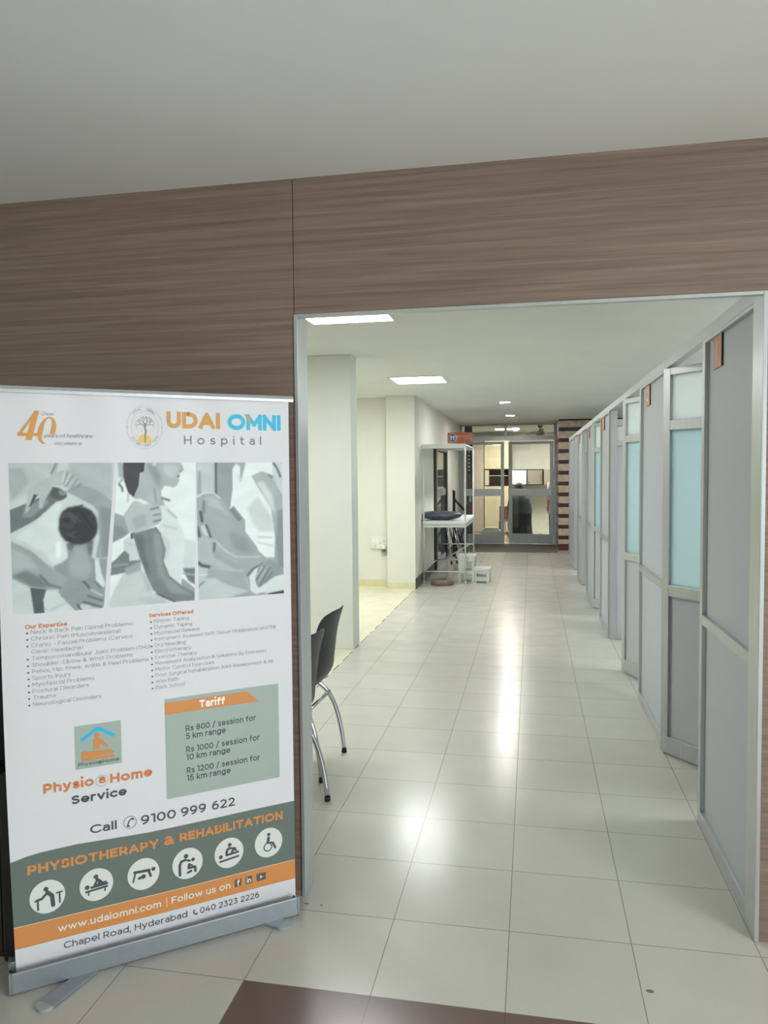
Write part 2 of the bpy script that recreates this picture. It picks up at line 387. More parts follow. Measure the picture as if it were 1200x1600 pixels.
# banded stone wall at the corridor's end, with a shadow gap under the ceiling
struct('wall_banded', MB().box(1.400, 13.4, 0, 4.2, 13.6, 2.583).box(1.400, 13.6, 0, 1.52, 14.7, 2.583), M['stripes'])
struct('trim_4', MB().box(1.41, 13.44, 2.583, 4.2, 13.6, CH).box(1.41, 13.6, 2.583, 1.5, 14.7, CH), M['rubber'])  # black strip stands in for the shade inside the gap

# ------------------------------------------------------------------ lamps
def ceiling_panel(x, y, m, label, group, s=0.6):
    t = thing('ceiling_light', label, 'ceiling light', (x, y, CH), 0, group)
    fr = MB(); h = s/2; w = 0.022
    for a in ((-h, -h, -h+w, h), (h-w, -h, h, h), (-h+w, -h, h-w, -h+w), (-h+w, h-w, h-w, h)): fr.box(a[0], a[1], -0.012, a[2], a[3], 0)
    fin('lamp_frame', fr, M['led_frame'], t, world=False)
    fin('diffuser', MB().box(-h+w, -h+w, -0.007, h-w, h-w, 0), m, t, world=False)
    return t
G1 = 'square LED panels in the corridor ceiling'
p1 = ceiling_panel(-0.325, 2.70, M['dia'], 'square LED ceiling panel just inside the opening, partly hidden by the wood header', G1)
dup(p1, (-0.359, 6.31, CH), label='square LED ceiling panel farther down the corridor, above the far white column')
G2 = 'panels lighting the side rooms'  # hidden panels, added because the side rooms need light
q = ceiling_panel(2.9, 1.6, M['dia'], 'LED panel over the first treatment cubicle behind the partition', G2)
for x, y, s in ((2.9, 3.4, 'LED panel over the second treatment cubicle behind the partition'), (2.9, 6.2, 'LED panel over the third treatment cubicle behind the partition'), (2.9, 9.6, 'LED panel over the fourth treatment cubicle behind the partition'),
                (-2.4, 2.6, 'LED panel over the seating area left of the corridor'), (-2.3, 6.4, 'LED panel over the cream floored recess')):
    dup(q, (x, y, CH), label=s)
w_ = ceiling_panel(0.3, 16.3, M['warm'], 'warm LED panel in the back room ceiling, left one', 'panels in the back room')
dup(w_, (2.0, 16.3, CH), label='warm LED panel in the back room ceiling, right one')
def downlight(x, y, label):
    t = thing('downlight', label, 'ceiling light', (x, y, CH), 0, 'round downlights near the glass doors')
    fin('lamp_ring', MB().lathe([(0.075, -0.001), (0.075, -0.008), (0.098, -0.008), (0.104, -0.001), (0.104, 0.0)]), M['led_frame'], t, world=False)
    fin('lens', MB().lathe([(0.0, -0.005), (0.076, -0.005), (0.076, 0.0), (0.0, 0.0)]), M['down'], t, world=False)
    return t
dl = downlight(0.4825, 9.34, 'round downlight in the corridor ceiling, nearer of the two')
dup(dl, (0.487, 12.05, CH), label='round downlight in the corridor ceiling, nearer the glass doors')

# ------------------------------------------------------------------ cubicle partition along the right side
def bar(mb, y0, y1, z0, z1, d0=0.0, d1=0.04, mi=0):
    # box on the partition line; d is depth behind its corridor face
    V = []
    for z in (z0, z1):
        for d in (d0, d1):
            for y in (y0, y1): V.append((PX(y)+d, y, z))
    return mb.add(V, [(0, 2, 3, 1), (4, 5, 7, 6), (0, 1, 5, 4), (2, 6, 7, 3), (0, 4, 6, 2), (1, 3, 7, 5)], mi)
hr = tag(fin('partition_head_rail', bar(MB(), 0.60, 12.0, 2.125, 2.176), M['alu'], bevel=0.002), 'long aluminium rail running along the top of the cubicle partitions', 'rail')
def panel(y0, y1, label, first=False):
    t = thing('partition_panel', label, 'partition', (PX(y0), y0, 0), 0, 'grey partition panels of the cubicles')
    fr = MB(); w = 0.05
    bar(fr, y0, y0+(0.02 if first else w), 0, 2.125); bar(fr, y1-w, y1, 0, 2.125)
    a, b_ = y0+(0.02 if first else w), y1-w
    bar(fr, a, b_, 0.0, 0.062); bar(fr, a, b_, 0.893, 0.938); bar(fr, a, b_, 2.11, 2.125)
    fin('frame', fr, M['alu'], t, bevel=0.0015)
    fin('upper_board', bar(MB(), a, b_, 0.938, 2.11, 0.018, 0.03), M['lam'], t)
    fin('lower_board', bar(MB(), a, b_, 0.062, 0.893, 0.018, 0.03), M['lam'], t)
    return t
panel(0.60, 1.385, 'grey partition panel nearest the opening, beside the number 1 plate', True)
panel(2.255, 3.25, 'grey partition panel between the first and second cubicle doors')
panel(5.20, 6.06, 'grey partition panel just beyond the open cubicle gap')
panel(6.90, 7.90, 'grey partition panel between the third and fourth cubicle doors')
panel(8.68, 9.62, 'grey partition panel second from the banded stone wall')
panel(10.38, 12.0, 'grey partition panel at the far end, beside the banded stone wall')
# cross partition seen through the gap
t = thing('cross_partition', 'tall grey board with a glass strip, standing crosswise in the open cubicle gap', 'partition', (1.6, 5.17, 0))
fr = MB(); x0 = PX(5.15)+.012
fr.box(x0, 5.15, 0, x0+.058, 5.20, 2.125).box(x0+.058, 5.15, 1.985, 3.4, 5.19, 2.045).box(x0+.058, 5.15, 1.80, 3.4, 5.19, 1.84).box(x0+.058, 5.15, 0, 3.4, 5.19, 0.06).box(3.4, 5.15, 0, 3.45, 5.19, 2.045)
fin('frame', fr, M['alu'], t, bevel=0.0015)
fin('glass_strip', MB().box(x0+.058, 5.168, 1.84, 3.4, 5.174, 1.985), M['frost2'], t)
fin('board', MB().box(x0+.058, 5.162, 0.06, 3.4, 5.18, 1.80), M['lam'], t)

def cubicle_door(hx, hy, dx, dy, width, label, handle=True):
    a = math.atan2(dy, dx)
    t = thing('cubicle_door', label, 'door', (hx, hy, 0), a, 'half-open doors of the cubicles')
    th = 0.042; s = 0.048
    fr = MB(); y0, y1 = -th/2, th/2
    z0, z1 = 0.012, 2.118
    fr.box(0, y0, z0, s, y1, z1).box(width-s, y0, z0, width, y1, z1)
    for za, zb in ((z0, 0.105), (0.883, 0.945), (1.785, 1.838), (2.08, z1)): fr.box(s, y0, za, width-s, y1, zb)
    fin('frame', fr, M['alu'], t, world=False, bevel=0.002)
    fin('top_pane', MB().box(s, -.003, 1.838, width-s, .003, 2.08), M['frost2'], t, world=False)
    fin('long_pane', MB().box(s, -.003, 0.945, width-s, .003, 1.785), M['frost'], t, world=False)
    fin('lower_board', MB().box(s, -.006, 0.105, width-s, .006, 0.883), M['lam'], t, world=False)
    if handle:
        hm = MB()
        for sg in (-1, 1): hm.tube([(width-s/2, sg*th/2, 0.98), (width-s/2, sg*(th/2+.03), 0.98), (width-s/2, sg*(th/2+.03), 1.12), (width-s/2, sg*th/2, 1.12)], 0.007)
        fin('handle', hm, M['chrome'], t, world=False)
    return t
cubicle_door(PX(2.25)-.004, 2.235, .62, -.785, 0.84, 'half-open cubicle door nearest the opening, with a long blue-green frosted pane')
cubicle_door(PX(3.98)-.004, 3.985, .36, -.933, 0.72, 'second cubicle door from the opening, with a pale green frosted pane')
cubicle_door(PX(6.87)-.002, 6.875, .55, -.84, 0.78, 'third cubicle door from the opening, seen as a narrow glazed strip')
cubicle_door(PX(8.65)-.003, 8.655, .995, -.1, 0.75, 'fourth cubicle door, opened square to the corridor with a dark leading edge')
cubicle_door(PX(10.36)-.003, 10.355, .99, -.08, 0.74, 'last cubicle door, opened square to the corridor near the banded wall')
# number plates on the partition
def plate(y0, y1, num, label):
    t = thing('number_plate', label, 'sign', (PX(y0), y0, 1.98), 0, 'orange number plates on the partition')
    b_ = MB(); bar(b_, y0, y1, 1.982, 2.118, 0.010, 0.019); fin('plate_board', b_, M['plate'], t, bevel=0.001)
    e = MB(); bar(e, y0-.004, y0, 1.982, 2.118, 0.010, 0.019); fin('dark_edge', e, M['dark_frame'], t)
    V, Fs = text_mesh(num); xs = [p[0] for p in V]; ys = [p[1] for p in V]
    k = 0.075/(max(ys)-min(ys)); cx = (max(xs)+min(xs))/2
    yc = (y0+y1)/2
    tm = MB().add([(PX(yc)+.0088, yc-(p[0]-cx)*k, 2.013+(p[1]-min(ys))*k) for p in V], Fs)
    fin('numeral', tm, M['signwhite'], t)
plate(1.10, 1.235, '1', 'orange number plate reading 1, on the nearest partition panel')
plate(2.90, 3.045, '2', 'orange number plate reading 2, on the second partition panel')
plate(5.75, 6.0, '3', 'orange number plate, third from the opening along the partition')
plate(7.60, 7.84, '4', 'orange number plate, fourth from the opening along the partition')
plate(9.35, 9.57, '5', 'orange number plate farthest from the opening along the partition')

# ------------------------------------------------------------------ glass frontage at the corridor's end
GY = 14.64
t = thing('glass_screen_frame', 'grey aluminium frame with two glass fanlights over the doors', 'frame', (0.35, GY, 0))
def fbox(name, x0, z0, x1, z1, m=M['alu_d'], d=0.06): return fin(name, MB().box(x0, GY-d/2, z0, x1, GY+d/2, z1), m, t, bevel=0.003)
fbox('head_rail', -0.672, 2.585, 1.40, CH); fbox('transom_bar', -0.672, 2.265, 1.40, 2.36, M['alu'])
fbox('post', -0.672, 0, -0.62, 2.265); fbox('post', 1.345, 0, 1.40, 2.265); fbox('post', 1.345, 2.36, 1.40, 2.585); fbox('mullion', 0.285, 2.36, 0.35, 2.585, M['alu']); fbox('post', -0.672, 2.36, -0.63, 2.585)
fin('fanlight', MB().box(-0.63, GY-.003, 2.36, 0.285, GY+.003, 2.585), M['glass'], t)
fin('fanlight', MB().box(0.35, GY-.003, 2.36, 1.345, GY+.003, 2.585), M['glass'], t)
def glass_leaf(loc, rz, w, label):
    t = thing('glass_door', label, 'door', loc, rz, 'glazed doors at the corridor end')
    s = 0.075
    fr = MB().box(0, -.022, .012, s, .022, 2.235).box(w-s, -.022, .012, w, .022, 2.235).box(s, -.022, .012, w-s, .022, 0.222).box(s, -.022, 2.18, w-s, .022, 2.235)
    fin('frame', fr, M['alu_d'], t, world=False, bevel=0.003)
    fin('push_band', MB().box(-.004, -.045, 1.06, w-.03, -.022, 1.215), M['alu'], t, world=False, bevel=0.004)
    fin('pane', MB().box(s, -.003, .222, w-s, .003, 2.18), M['glass'], t, world=False)
    return t
glass_leaf((-0.615, GY, 0), 0, 0.90, 'left glazed door with a wide grey push band, behind the white steel frame')
R_ = math.radians(11)
glass_leaf((1.335-0.975*math.cos(R_), GY+0.975*math.sin(R_), 0), -R_, 0.975, 'right glazed door standing slightly ajar with a wide grey push band')
tag(fin('door_mat', MB().box(-0.45, 12.95, 0, 1.38, 14.58, 0.012), M['mat'], bevel=0.004), 'dark grey mat on the floor before the glass doors', 'mat')
# ------------------------------------------------------------------ things along the corridor's left side
# orange washroom-type sign projecting from the left wall
t = thing('hanging_sign', 'orange sign with a blue disc projecting from the left wall above the steel frame', 'sign', (-0.66, 12.1, 2.13))
fin('sign_board', MB().box(-0.672, 12.1, 2.125, -0.226, 12.125, 2.322), M['orange'], t, bevel=0.002)
dsc = MB().lathe([(0.0, 0.0), (0.074, 0.0), (0.074, 0.003), (0.0, 0.003)], seg=32)
Rx = Matrix.Rotation(PI/2, 3, 'X')
def stand(mb, c): mb.v = [Rx @ v + Vector(c) for v in mb.v]; return mb
fin('disc_rim', stand(MB().lathe([(0.0, 0.0), (0.080, 0.0), (0.080, 0.002), (0.0, 0.002)]), (-0.578, 12.0995, 2.224)), M['signwhite'], t)
fin('disc', stand(dsc, (-0.578, 12.0985, 2.224)), M['signblue'], t)
fg = MB()
for sx in (-1, 1):
    fg.add([(-0.578+sx*.025+.021*math.cos(a), 12.0945, 2.240+.026*math.sin(a)) for a in np.linspace(0, 2*PI, 16, endpoint=False).tolist()], [tuple(range(16))])
    fg.box(-0.578+sx*.025-.010, 12.0942, 2.178, -0.578+sx*.025+.010, 12.0952, 2.222)
fin('pictogram', fg, M['signwhite'], t)
def sign_text(s, x1, z, h, t, y=12.0985):
    V, Fs = text_mesh(s); xs = [p[0] for p in V]; ys = [p[1] for p in V]; k = h/(max(ys)-min(ys))
    return fin('lettering', MB().add([(x1-(max(xs)-p[0])*k, y, z+p[1]*k) for p in V], Fs), M['signwhite'], t)
sign_text('WASHROOMS', -0.245, 2.238, 0.028, t); sign_text('Visitors', -0.245, 2.196, 0.026, t)

# white steel over-bed frame
t = thing('steel_frame', 'tall white tubular steel frame holding a mattress board by the left wall', 'frame', (-0.35, 9.3, 0))
X0, X1, Y0_, Y1_ = -0.64, -0.048, 8.6, 10.12
for x, y in ((X0, Y0_), (X1, Y0_), (X0, Y1_), (X1, Y1_)):
    p = fin('post', MB().tube([(x, y, 0.012), (x, y, 1.93)], 0.0125, 12), M['white_metal'], t)
    fin('foot_cap', MB().tube([(x, y, 0.0), (x, y, 0.03)], 0.015, 12), M['white_metal'], p)
fin('top_board', MB().box(X0-.012, Y0_-.012, 1.915, X1+.012, Y0_+.012, 1.978).box(X0-.012, Y0_, 1.955, X1+.012, Y1_, 1.968).box(X0-.012, Y1_-.012, 1.925, X1+.012, Y1_+.012, 1.97), M['white_metal'], t, bevel=0.002)
fin('bed_rail', MB().box(X0, Y0_-.014, 0.795, X1, Y0_+.014, 0.828).box(X0, Y1_-.014, 0.795, X1, Y1_+.014, 0.828).box(X0-.012, Y0_, 0.795, X0+.012, Y1_, 0.828).box(X1-.012, Y0_, 0.795, X1+.012, Y1_, 0.828), M['white_metal'], t, bevel=0.002)
for a, b_ in (((X0, Y0_, .163), (X1, Y0_, .163)), ((X0, Y1_, .163), (X1, Y1_, .163)), ((X0, Y0_, .163), (X0, Y1_, .163)), ((X0, Y1_, .42), (X1, Y1_, .42)), ((X0+.1, Y1_, .163), (X1-.05, Y1_, .42))):
    fin('stretcher', MB().tube([a, b_], 0.010, 8), M['white_metal'], t)
fin('side_arm', MB().tube([(X0, Y0_, 1.90), (-0.655, 8.22, 1.915)], 0.009, 8).tube([(-0.655, 8.22, 1.915), (-0.660, 8.18, 1.45), (-0.662, 8.18, 1.15)], 0.0035, 6), M['white_metal'], t)
# mattress board and the rolled dark cushion on it
mb = MB()
o = fin('mattress', MB().box(-0.655, 8.56, 0.828, -0.030, 10.16, 0.892), M['mattress'], bevel=0.025)
tag(o, 'thin white mattress board lying on the white steel frame', 'mattress')
P = []
for i in range(25):
    s = -1+2*i/24; prof = max(0.02, (1-abs(s)**3.2))**0.5
    row = []
    for k in range(20):
        a = 2*PI*k/20
        r = prof*(1+0.05*math.sin(5*a+9*s)+0.03*math.sin(11*s))
        row.append((-0.415+0.305*s, 8.74+0.15*r*math.cos(a), 0.899+0.062+0.062*r*math.sin(a)+0.012*math.sin(3*s)*0))
    row.append(row[0]); P.append(row)
o = fin('bolster', MB().grid(P), M['bolster']); tag(o, 'dark blue-grey plastic-wrapped cushion lying on the white mattress board', 'cushion')
# round brown base on the floor
t = thing('round_base', 'low round brown padded disc on the floor under the steel frame', 'stool', (-0.362, 8.46, 0))
fin('disc', MB().lathe([(0, 0.0), (0.150, 0.0), (0.165, 0.012), (0.165, 0.060), (0.150, 0.074), (0, 0.074)], seg=40), M['brown_disc'], t, world=False)
fin('top_cap', MB().lathe([(0, 0.074), (0.055, 0.074), (0.055, 0.088), (0, 0.088)], seg=24), M['brown_disc'], t, world=False)
# two-tread white step stool
t = thing('step_stool', 'white two-step metal stool with cut-out sides at the foot of the steel frame', 'step stool', (0.07, 8.85, 0))
def tread(x0, x1, z, d0, d1):
    fin('tread', MB().box(x0, d0, z-.03, x1, d1, z), M['white_metal'], t, bevel=0.004)
tread(-0.165, 0.080, 0.385, 8.68, 9.02); tread(0.060, 0.300, 0.198, 8.68, 9.02)
for y in (8.69, 8.985):
    s1 = MB().box(-0.155, y, 0.0, -0.120, y+.025, 0.355).box(0.035, y, 0.0, 0.072, y+.025, 0.355).box(-0.12, y, 0.30, 0.035, y+.025, 0.355).box(-0.12, y, 0.125, 0.035, y+.025, 0.17).box(-0.12, y, 0.17, -0.068, y+.025, 0.30)
    fin('tall_side', s1, M['white_metal'], t, bevel=0.002)
    s2 = MB().box(0.078, y, 0.0, 0.100, y+.025, 0.168).box(0.245, y, 0.0, 0.285, y+.025, 0.168).box(0.10, y, 0.135, 0.245, y+.025, 0.168).box(0.10, y, 0.02, 0.245, y+.025, 0.075)
    fin('low_side', s2, M['white_metal'], t, bevel=0.002)
fin('shelf_plate', MB().box(-0.12, 8.72, 0.128, 0.035, 8.98, 0.136).box(0.1, 8.72, 0.078, 0.245, 8.98, 0.086), M['white_metal'], t)
# crutches leaning at the wall behind the frame
def crutch(x0, y, x1, z1, label, m):
    t = thing('crutch', label, 'crutch', (x1, y, 0), 0, 'crutches leaning behind the steel frame')
    a = Vector((x1, y, 0.0)); b_ = Vector((x0, y+.12, z1)); d = (b_-a)
    fin('shaft', MB().tube([a+d*.02, a+d*.80], 0.012, 8), m, t)
    fin('second_shaft', MB().tube([a+d*.30+Vector((.035, 0, 0)), a+d*.80+Vector((.06, 0, 0))], 0.009, 8), m, t)
    fin('tip', MB().tube([a, a+d*.05], 0.017, 10), M['rubber'], t)
    fin('grip', MB().tube([a+d*.62, a+d*.62+Vector((.06, 0, 0))], 0.013, 8), M['rubber'], t)
    fin('arm_pad', MB().tube([a+d*.80, a+d*.84+Vector((.015, 0, 0)), a+d*.84+Vector((.055, 0, 0)), a+d*.80+Vector((.065, 0, 0))], 0.015, 8), M['rubber'], t)
crutch(-0.63, 10.80, -0.47, 1.06, 'silver crutch leaning leftmost behind the white steel frame', M['chrome'])
crutch(-0.61, 10.95, -0.39, 1.02, 'black crutch leaning second from the wall behind the white steel frame', M['black_metal'])
crutch(-0.59, 11.10, -0.32, 1.00, 'silver crutch leaning third from the wall behind the white steel frame', M['chrome'])
crutch(-0.56, 11.25, -0.24, 0.98, 'black crutch leaning rightmost behind the white steel frame', M['black_metal'])
# folded black walking frame
t = thing('walking_frame', 'folded black metal walking frame standing between the steel frame and the glass doors', 'walking frame', (-0.40, 12.0, 0))
fin('upright', MB().box(-0.575, 12.0, 0.0, -0.525, 12.035, 1.235), M['black_metal'], t, bevel=0.004)
fin('upright', MB().box(-0.355, 12.1, 0.0, -0.315, 12.135, 0.98), M['black_metal'], t, bevel=0.004)
fin('diagonal_brace', MB().tube([(-0.54, 12.02, 1.08), (-0.36, 12.11, 0.86)], 0.024, 8), M['black_metal'], t)
fin('diagonal_brace', MB().tube([(-0.54, 12.02, 0.52), (-0.335, 12.11, 0.12)], 0.020, 8), M['black_metal'], t)
fin('diagonal_brace', MB().tube([(-0.52, 12.05, 0.10), (-0.335, 12.11, 0.62)], 0.020, 8), M['black_metal'], t)
fin('diagonal_brace', MB().tube([(-0.54, 12.02, 0.70), (-0.335, 12.11, 0.70)], 0.016, 8), M['black_metal'], t)
fin('grip', MB().tube([(-0.55, 12.02, 1.21), (-0.55, 11.88, 1.24)], 0.018, 8), M['rubber'], t)

# switchboard with plug in the recess
t = thing('switchboard', 'white wall switchboard with sockets in the cream recess', 'switchboard', (-1.21, 8.2, 0.52))
fin('backing_box', MB().box(-1.326, 8.165, 0.525, -1.098, 8.2, 0.690), M['switch'], t, bevel=0.004)
for x in (-1.285, -1.235): fin('rocker_switch', MB().box(x-.016, 8.158, 0.615, x+.016, 8.166, 0.670), M['signwhite'], t, bevel=0.002)
for x, z in ((-1.135, 0.642), (-1.26, 0.565), (-1.185, 0.61), (-1.165, 0.560)):
    s_ = fin('socket', MB().box(x-.020, 8.161, z-.022, x+.020, 8.166, z+.022), M['switch'], t, bevel=0.002)
    hm = MB()
    for dx, dz in ((0, .009), (-.009, -.007), (.009, -.007)): hm.box(x+dx-.0035, 8.1595, z+dz-.0035, x+dx+.0035, 8.1612, z+dz+.0035)
    fin('socket_hole', hm, M['rubber'], s_)
t = thing('plug', 'grey-blue plug pushed in the lower right of the switchboard', 'plug', (-1.135, 8.15, 0.53))
fin('plug_body', MB().box(-1.162, 8.115, 0.525, -1.112, 8.157, 0.580), M['signwhite'], t, bevel=0.006)
fin('plug_cap', stand(MB().lathe([(0, 0), (0.028, 0), (0.028, 0.03), (0.018, 0.045), (0, 0.045)], seg=20), (-1.137, 8.157, 0.508)), M['plugblue'], t)
t = thing('socket_box', 'small beige socket box below the white switchboard', 'socket', (-1.14, 8.2, 0.42))
fin('box_body', MB().box(-1.180, 8.172, 0.425, -1.105, 8.2, 0.490), M['socketgrey'], t, bevel=0.004)
fin('box_holes', MB().box(-1.150, 8.170, 0.458, -1.140, 8.173, 0.466).box(-1.128, 8.170, 0.440, -1.118, 8.173, 0.448), M['rubber'], t)

# ------------------------------------------------------------------ black shell chairs
def chair(label, loc, rz):
    t = thing('shell_chair', label, 'chair', loc, rz, 'black shell chairs by the corridor opening')
    # profile of the one-piece shell in x (forward) and z
    prof = [(.235, .430), (.215, .448), (.12, .445), (0, .437), (-.10, .436), (-.185, .442), (-.235, .462), (-.262, .500), (-.275, .55), (-.283, .62), (-.292, .69), (-.306, .76), (-.324, .82), (-.343, .862)]
    n = 18
    def surf(off):
        rows = []
        for i, (x, z) in enumerate(prof):
            xa, za = prof[max(i-1, 0)]; xb, zb = prof[min(i+1, len(prof)-1)]
            tx, tz = xb-xa, zb-za; l = math.hypot(tx, tz); nx, nz = tz/l, -tx/l
            back = max(0, min(1, (i-5)/3)); row = []
            half = 0.215-0.012*back
            if i == len(prof)-1: half -= 0.03
            if i == 0: half -= 0.03
            for k in range(n+1):
                s = -1+2*k/n
                y = half*s
                # back wraps forward and top edge crowns in the middle, seat sides lift a little
                dx = back*0.034*s*s; dz = (1-back)*0.018*abs(s)**3
                if i >= len(prof)-2: dz -= 0.020*abs(s)**4*(1 if i == len(prof)-1 else .3)
                row.append((x+dx-nx*off, y, z+dz-nz*off))
            rows.append(row)
        return rows
    A, B = surf(0), surf(0.010)
    mb = MB().grid(A).grid(B)
    a, b_ = len(A), n+1
    def idx(i, j, s): return s*a*b_+i*b_+j
    loop = [(0, j) for j in range(n)]+[(i, n) for i in range(a-1)]+[(a-1, j) for j in range(n, 0, -1)]+[(i, 0) for i in range(a-1, 0, -1)]
    for q in range(len(loop)):
        p0, p1 = loop[q], loop[(q+1) % len(loop)]
        mb.f.append([idx(*p0, 0), idx(*p1, 0), idx(*p1, 1), idx(*p0, 1)]); mb.m.append(0); mb.smooth.append(True)
    sh = fin('shell', mb, M['blackp'], t, world=False)
    m_ = sh.modifiers.new('s', 'SUBSURF'); m_.levels = 1; m_.render_levels = 1
    def arc(p0, p1, p2, n_=14):
        return [(1-u)**2*Vector(p0)+2*u*(1-u)*Vector(p1)+u*u*Vector(p2) for u in np.linspace(0, 1, n_).tolist()]
    for sy_ in (-1, 1):
        y = 0.205*sy_
        for nm, pts in (('rear_leg', arc((-.12, .72*y, .425), (-.268, y, .40), (-.300, 1.04*y, .012))), ('front_leg', arc((.10, .72*y, .425), (.245, y, .40), (.268, 1.04*y, .012)))):
            lg = fin('leg', MB().tube(pts, 0.0125, 12), M['chrome'], t, world=False)
            e = pts[-1]; fin('foot_cap', MB().tube([(e.x, e.y, 0), (e.x, e.y, 0.022)], 0.0145, 12), M['rubber'], lg, world=False)
        fin('seat_rail', MB().tube([(-.12, .72*y, .425), (.10, .72*y, .425)], 0.0105, 10), M['chrome'], t, world=False)
    for x in (-.225, .205): fin('crossbar', MB().tube([(x, -.185, .352), (x, .185, .352)], 0.0105, 10), M['chrome'], t, world=False)
    return t
c1 = chair('black shell chair with chrome legs, the farther of the two behind the left jamb', (-0.468, 1.732, 0), PI-0.03)
dup(c1, (-0.415, 1.135, 0), PI-0.15, 'black shell chair half hidden by the left jamb, nearer than its twin')

# dark waiting bench against the wood wall, left of the banner
t = thing('waiting_bench', 'black padded bench against the wood wall, left behind the banner stand', 'bench', (-1.7, 0.2, 0))
fin('seat_cushion', MB().box(-2.6, -0.06, 0.30, -0.80, 0.40, 0.46), M['sofa'], t, bevel=0.03)
fin('backrest', MB().box(-2.6, 0.36, 0.46, -0.80, 0.47, 0.92), M['sofa'], t, bevel=0.03)
fin('plinth', MB().box(-2.58, -0.03, 0.0, -0.82, 0.46, 0.30), M['edge'], t)
fin('armrest', MB().box(-0.80, -0.06, 0.0, -0.72, 0.46, 0.62), M['sofa'], t, bevel=0.015)

# ------------------------------------------------------------------ back room behind the glass doors
# tall cupboards and open shelf on the far wall
FYB = 17.5
t = thing('tall_cupboard', 'pinkish beige tall cupboard at the left behind the glass doors', 'cupboard', (-0.45, 17.7, 0))
fin('carcass', MB().box(-0.62, FYB, 0, -0.337, 18.08, 2.28), M['pinkbeige'], t, bevel=0.003)
fin('door', MB().box(-0.615, FYB-.018, 0.06, -0.340, FYB, 2.27), M['pinkbeige'], t, bevel=0.002)
fin('handle', MB().box(-0.37, FYB-.03, 1.0, -0.355, FYB-.018, 1.14), M['edge'], t)
t = thing('panel_cupboard', 'beige cupboard with one dark-edged open shelf, behind the left glass door', 'cupboard', (0, 17.7, 0))
fin('lower_door', MB().box(-0.315, FYB, 0.05, 0.33, FYB+.02, 1.225), M['beige'], t)
fin('upper_door', MB().box(-0.315, FYB, 1.665, 0.33, FYB+.02, 2.40), M['beige'], t)
fin('carcass', MB().box(-0.325, FYB+.02, 0, -0.305, 18.08, 2.4).box(0.32, FYB+.02, 0, 0.34, 18.08, 2.4).box(-0.3, 18.05, 0.0, 0.32, 18.08, 2.4).box(-.3, FYB+.02, 1.2, .32, 18.05, 1.225).box(-.3, FYB+.02, 1.665, .32, 18.05, 1.69), M['taupe'], t)
fin('edging', MB().box(-0.33, FYB-.006, 0, -0.315, FYB+.02, 2.4).box(-0.315, FYB-.006, 1.225, 0.33, FYB+.02, 1.248).box(-0.315, FYB-.006, 1.642, 0.33, FYB+.02, 1.665), M['edge'], t)
fin('shelf', MB().box(-0.30, FYB+.10, 1.48, 0.32, 18.05, 1.495), M['beige'], t)
fin('side_board', MB().box(-0.31, FYB+.02, 1.25, -0.20, FYB+.04, 1.64), M['beige'], t)
t = thing('wall_cabinet', 'two-door wall cabinet with one white and one taupe door, behind the right glass door', 'cabinet', (0.75, 17.8, 1.24))
fin('carcass', MB().box(0.345, FYB, 1.24, 1.165, 18.1, 1.645), M['edge'], t)
d_ = fin('door', MB().box(0.372, FYB-.018, 1.264, 0.738, FYB, 1.620), M['gwhite'], t, bevel=0.002); d_['label'] = 'gloss white cabinet door'
fin('handle', MB().tube([(0.705, FYB-.018, 1.31), (0.705, FYB-.045, 1.31), (0.705, FYB-.045, 1.38), (0.705, FYB-.018, 1.38)], 0.006), M['chrome'], d_)
d_ = fin('door', MB().box(0.772, FYB-.018, 1.264, 1.138, FYB, 1.620), M['taupe'], t, bevel=0.002); d_['label'] = 'taupe cabinet door'
fin('handle', MB().tube([(0.80, FYB-.018, 1.31), (0.80, FYB-.045, 1.31), (0.80, FYB-.045, 1.38), (0.80, FYB-.018, 1.38)], 0.006), M['chrome'], d_)
t = thing('side_cabinet', 'taupe wall cabinet at the right of the two-door cabinet', 'cabinet', (1.55, 17.7, 1.24))
fin('carcass', MB().box(1.172, 17.35, 1.24, 1.95, 18.1, 1.64), M['taupe'], t)
fin('door', MB().box(1.18, 17.332, 1.25, 1.94, 17.35, 1.63), M['taupe'], t, bevel=0.002)
# curtain and poster at the left inside the doors
P = [[(-0.60+0.17*i/30, 14.95+0.022*math.sin(i*1.35), z) for i in range(31)] for z in (0.0, 1.0, CH)]
c_ = fin('curtain', MB().grid(P), M['curtain']); so = c_.modifiers.new('s', 'SOLIDIFY'); so.thickness = 0.004
tag(c_, 'grey curtain hanging inside the left glass door', 'curtain')
t = thing('banner_strip', 'narrow dark brown notice with a vertical row of white letters, inside the left glass door', 'sign', (-0.478, 14.646, 1.55))
fin('board', MB().box(-0.515, 14.6435, 1.55, -0.440, 14.648, 2.17), M['poster'], t)
for i in range(7):
    fin('letter', MB().prism([(-0.495, 2.13-.08*i), (-0.458, 2.115-.08*i), (-0.458, 2.095-.08*i), (-0.495, 2.08-.08*i)], 14.6428, 14.6436), M['signwhite'], t)
tag(fin('hanging_towel', MB().box(-0.475, 14.644, 0.93, -0.435, 14.66, 1.10).box(-0.46, 14.644, 0.6, -0.435, 14.66, 0.93, 1), [M['signwhite'], M['red']], bevel=0.006), 'white and red cloth strip stuck on the inside of the left glass door', 'towel')
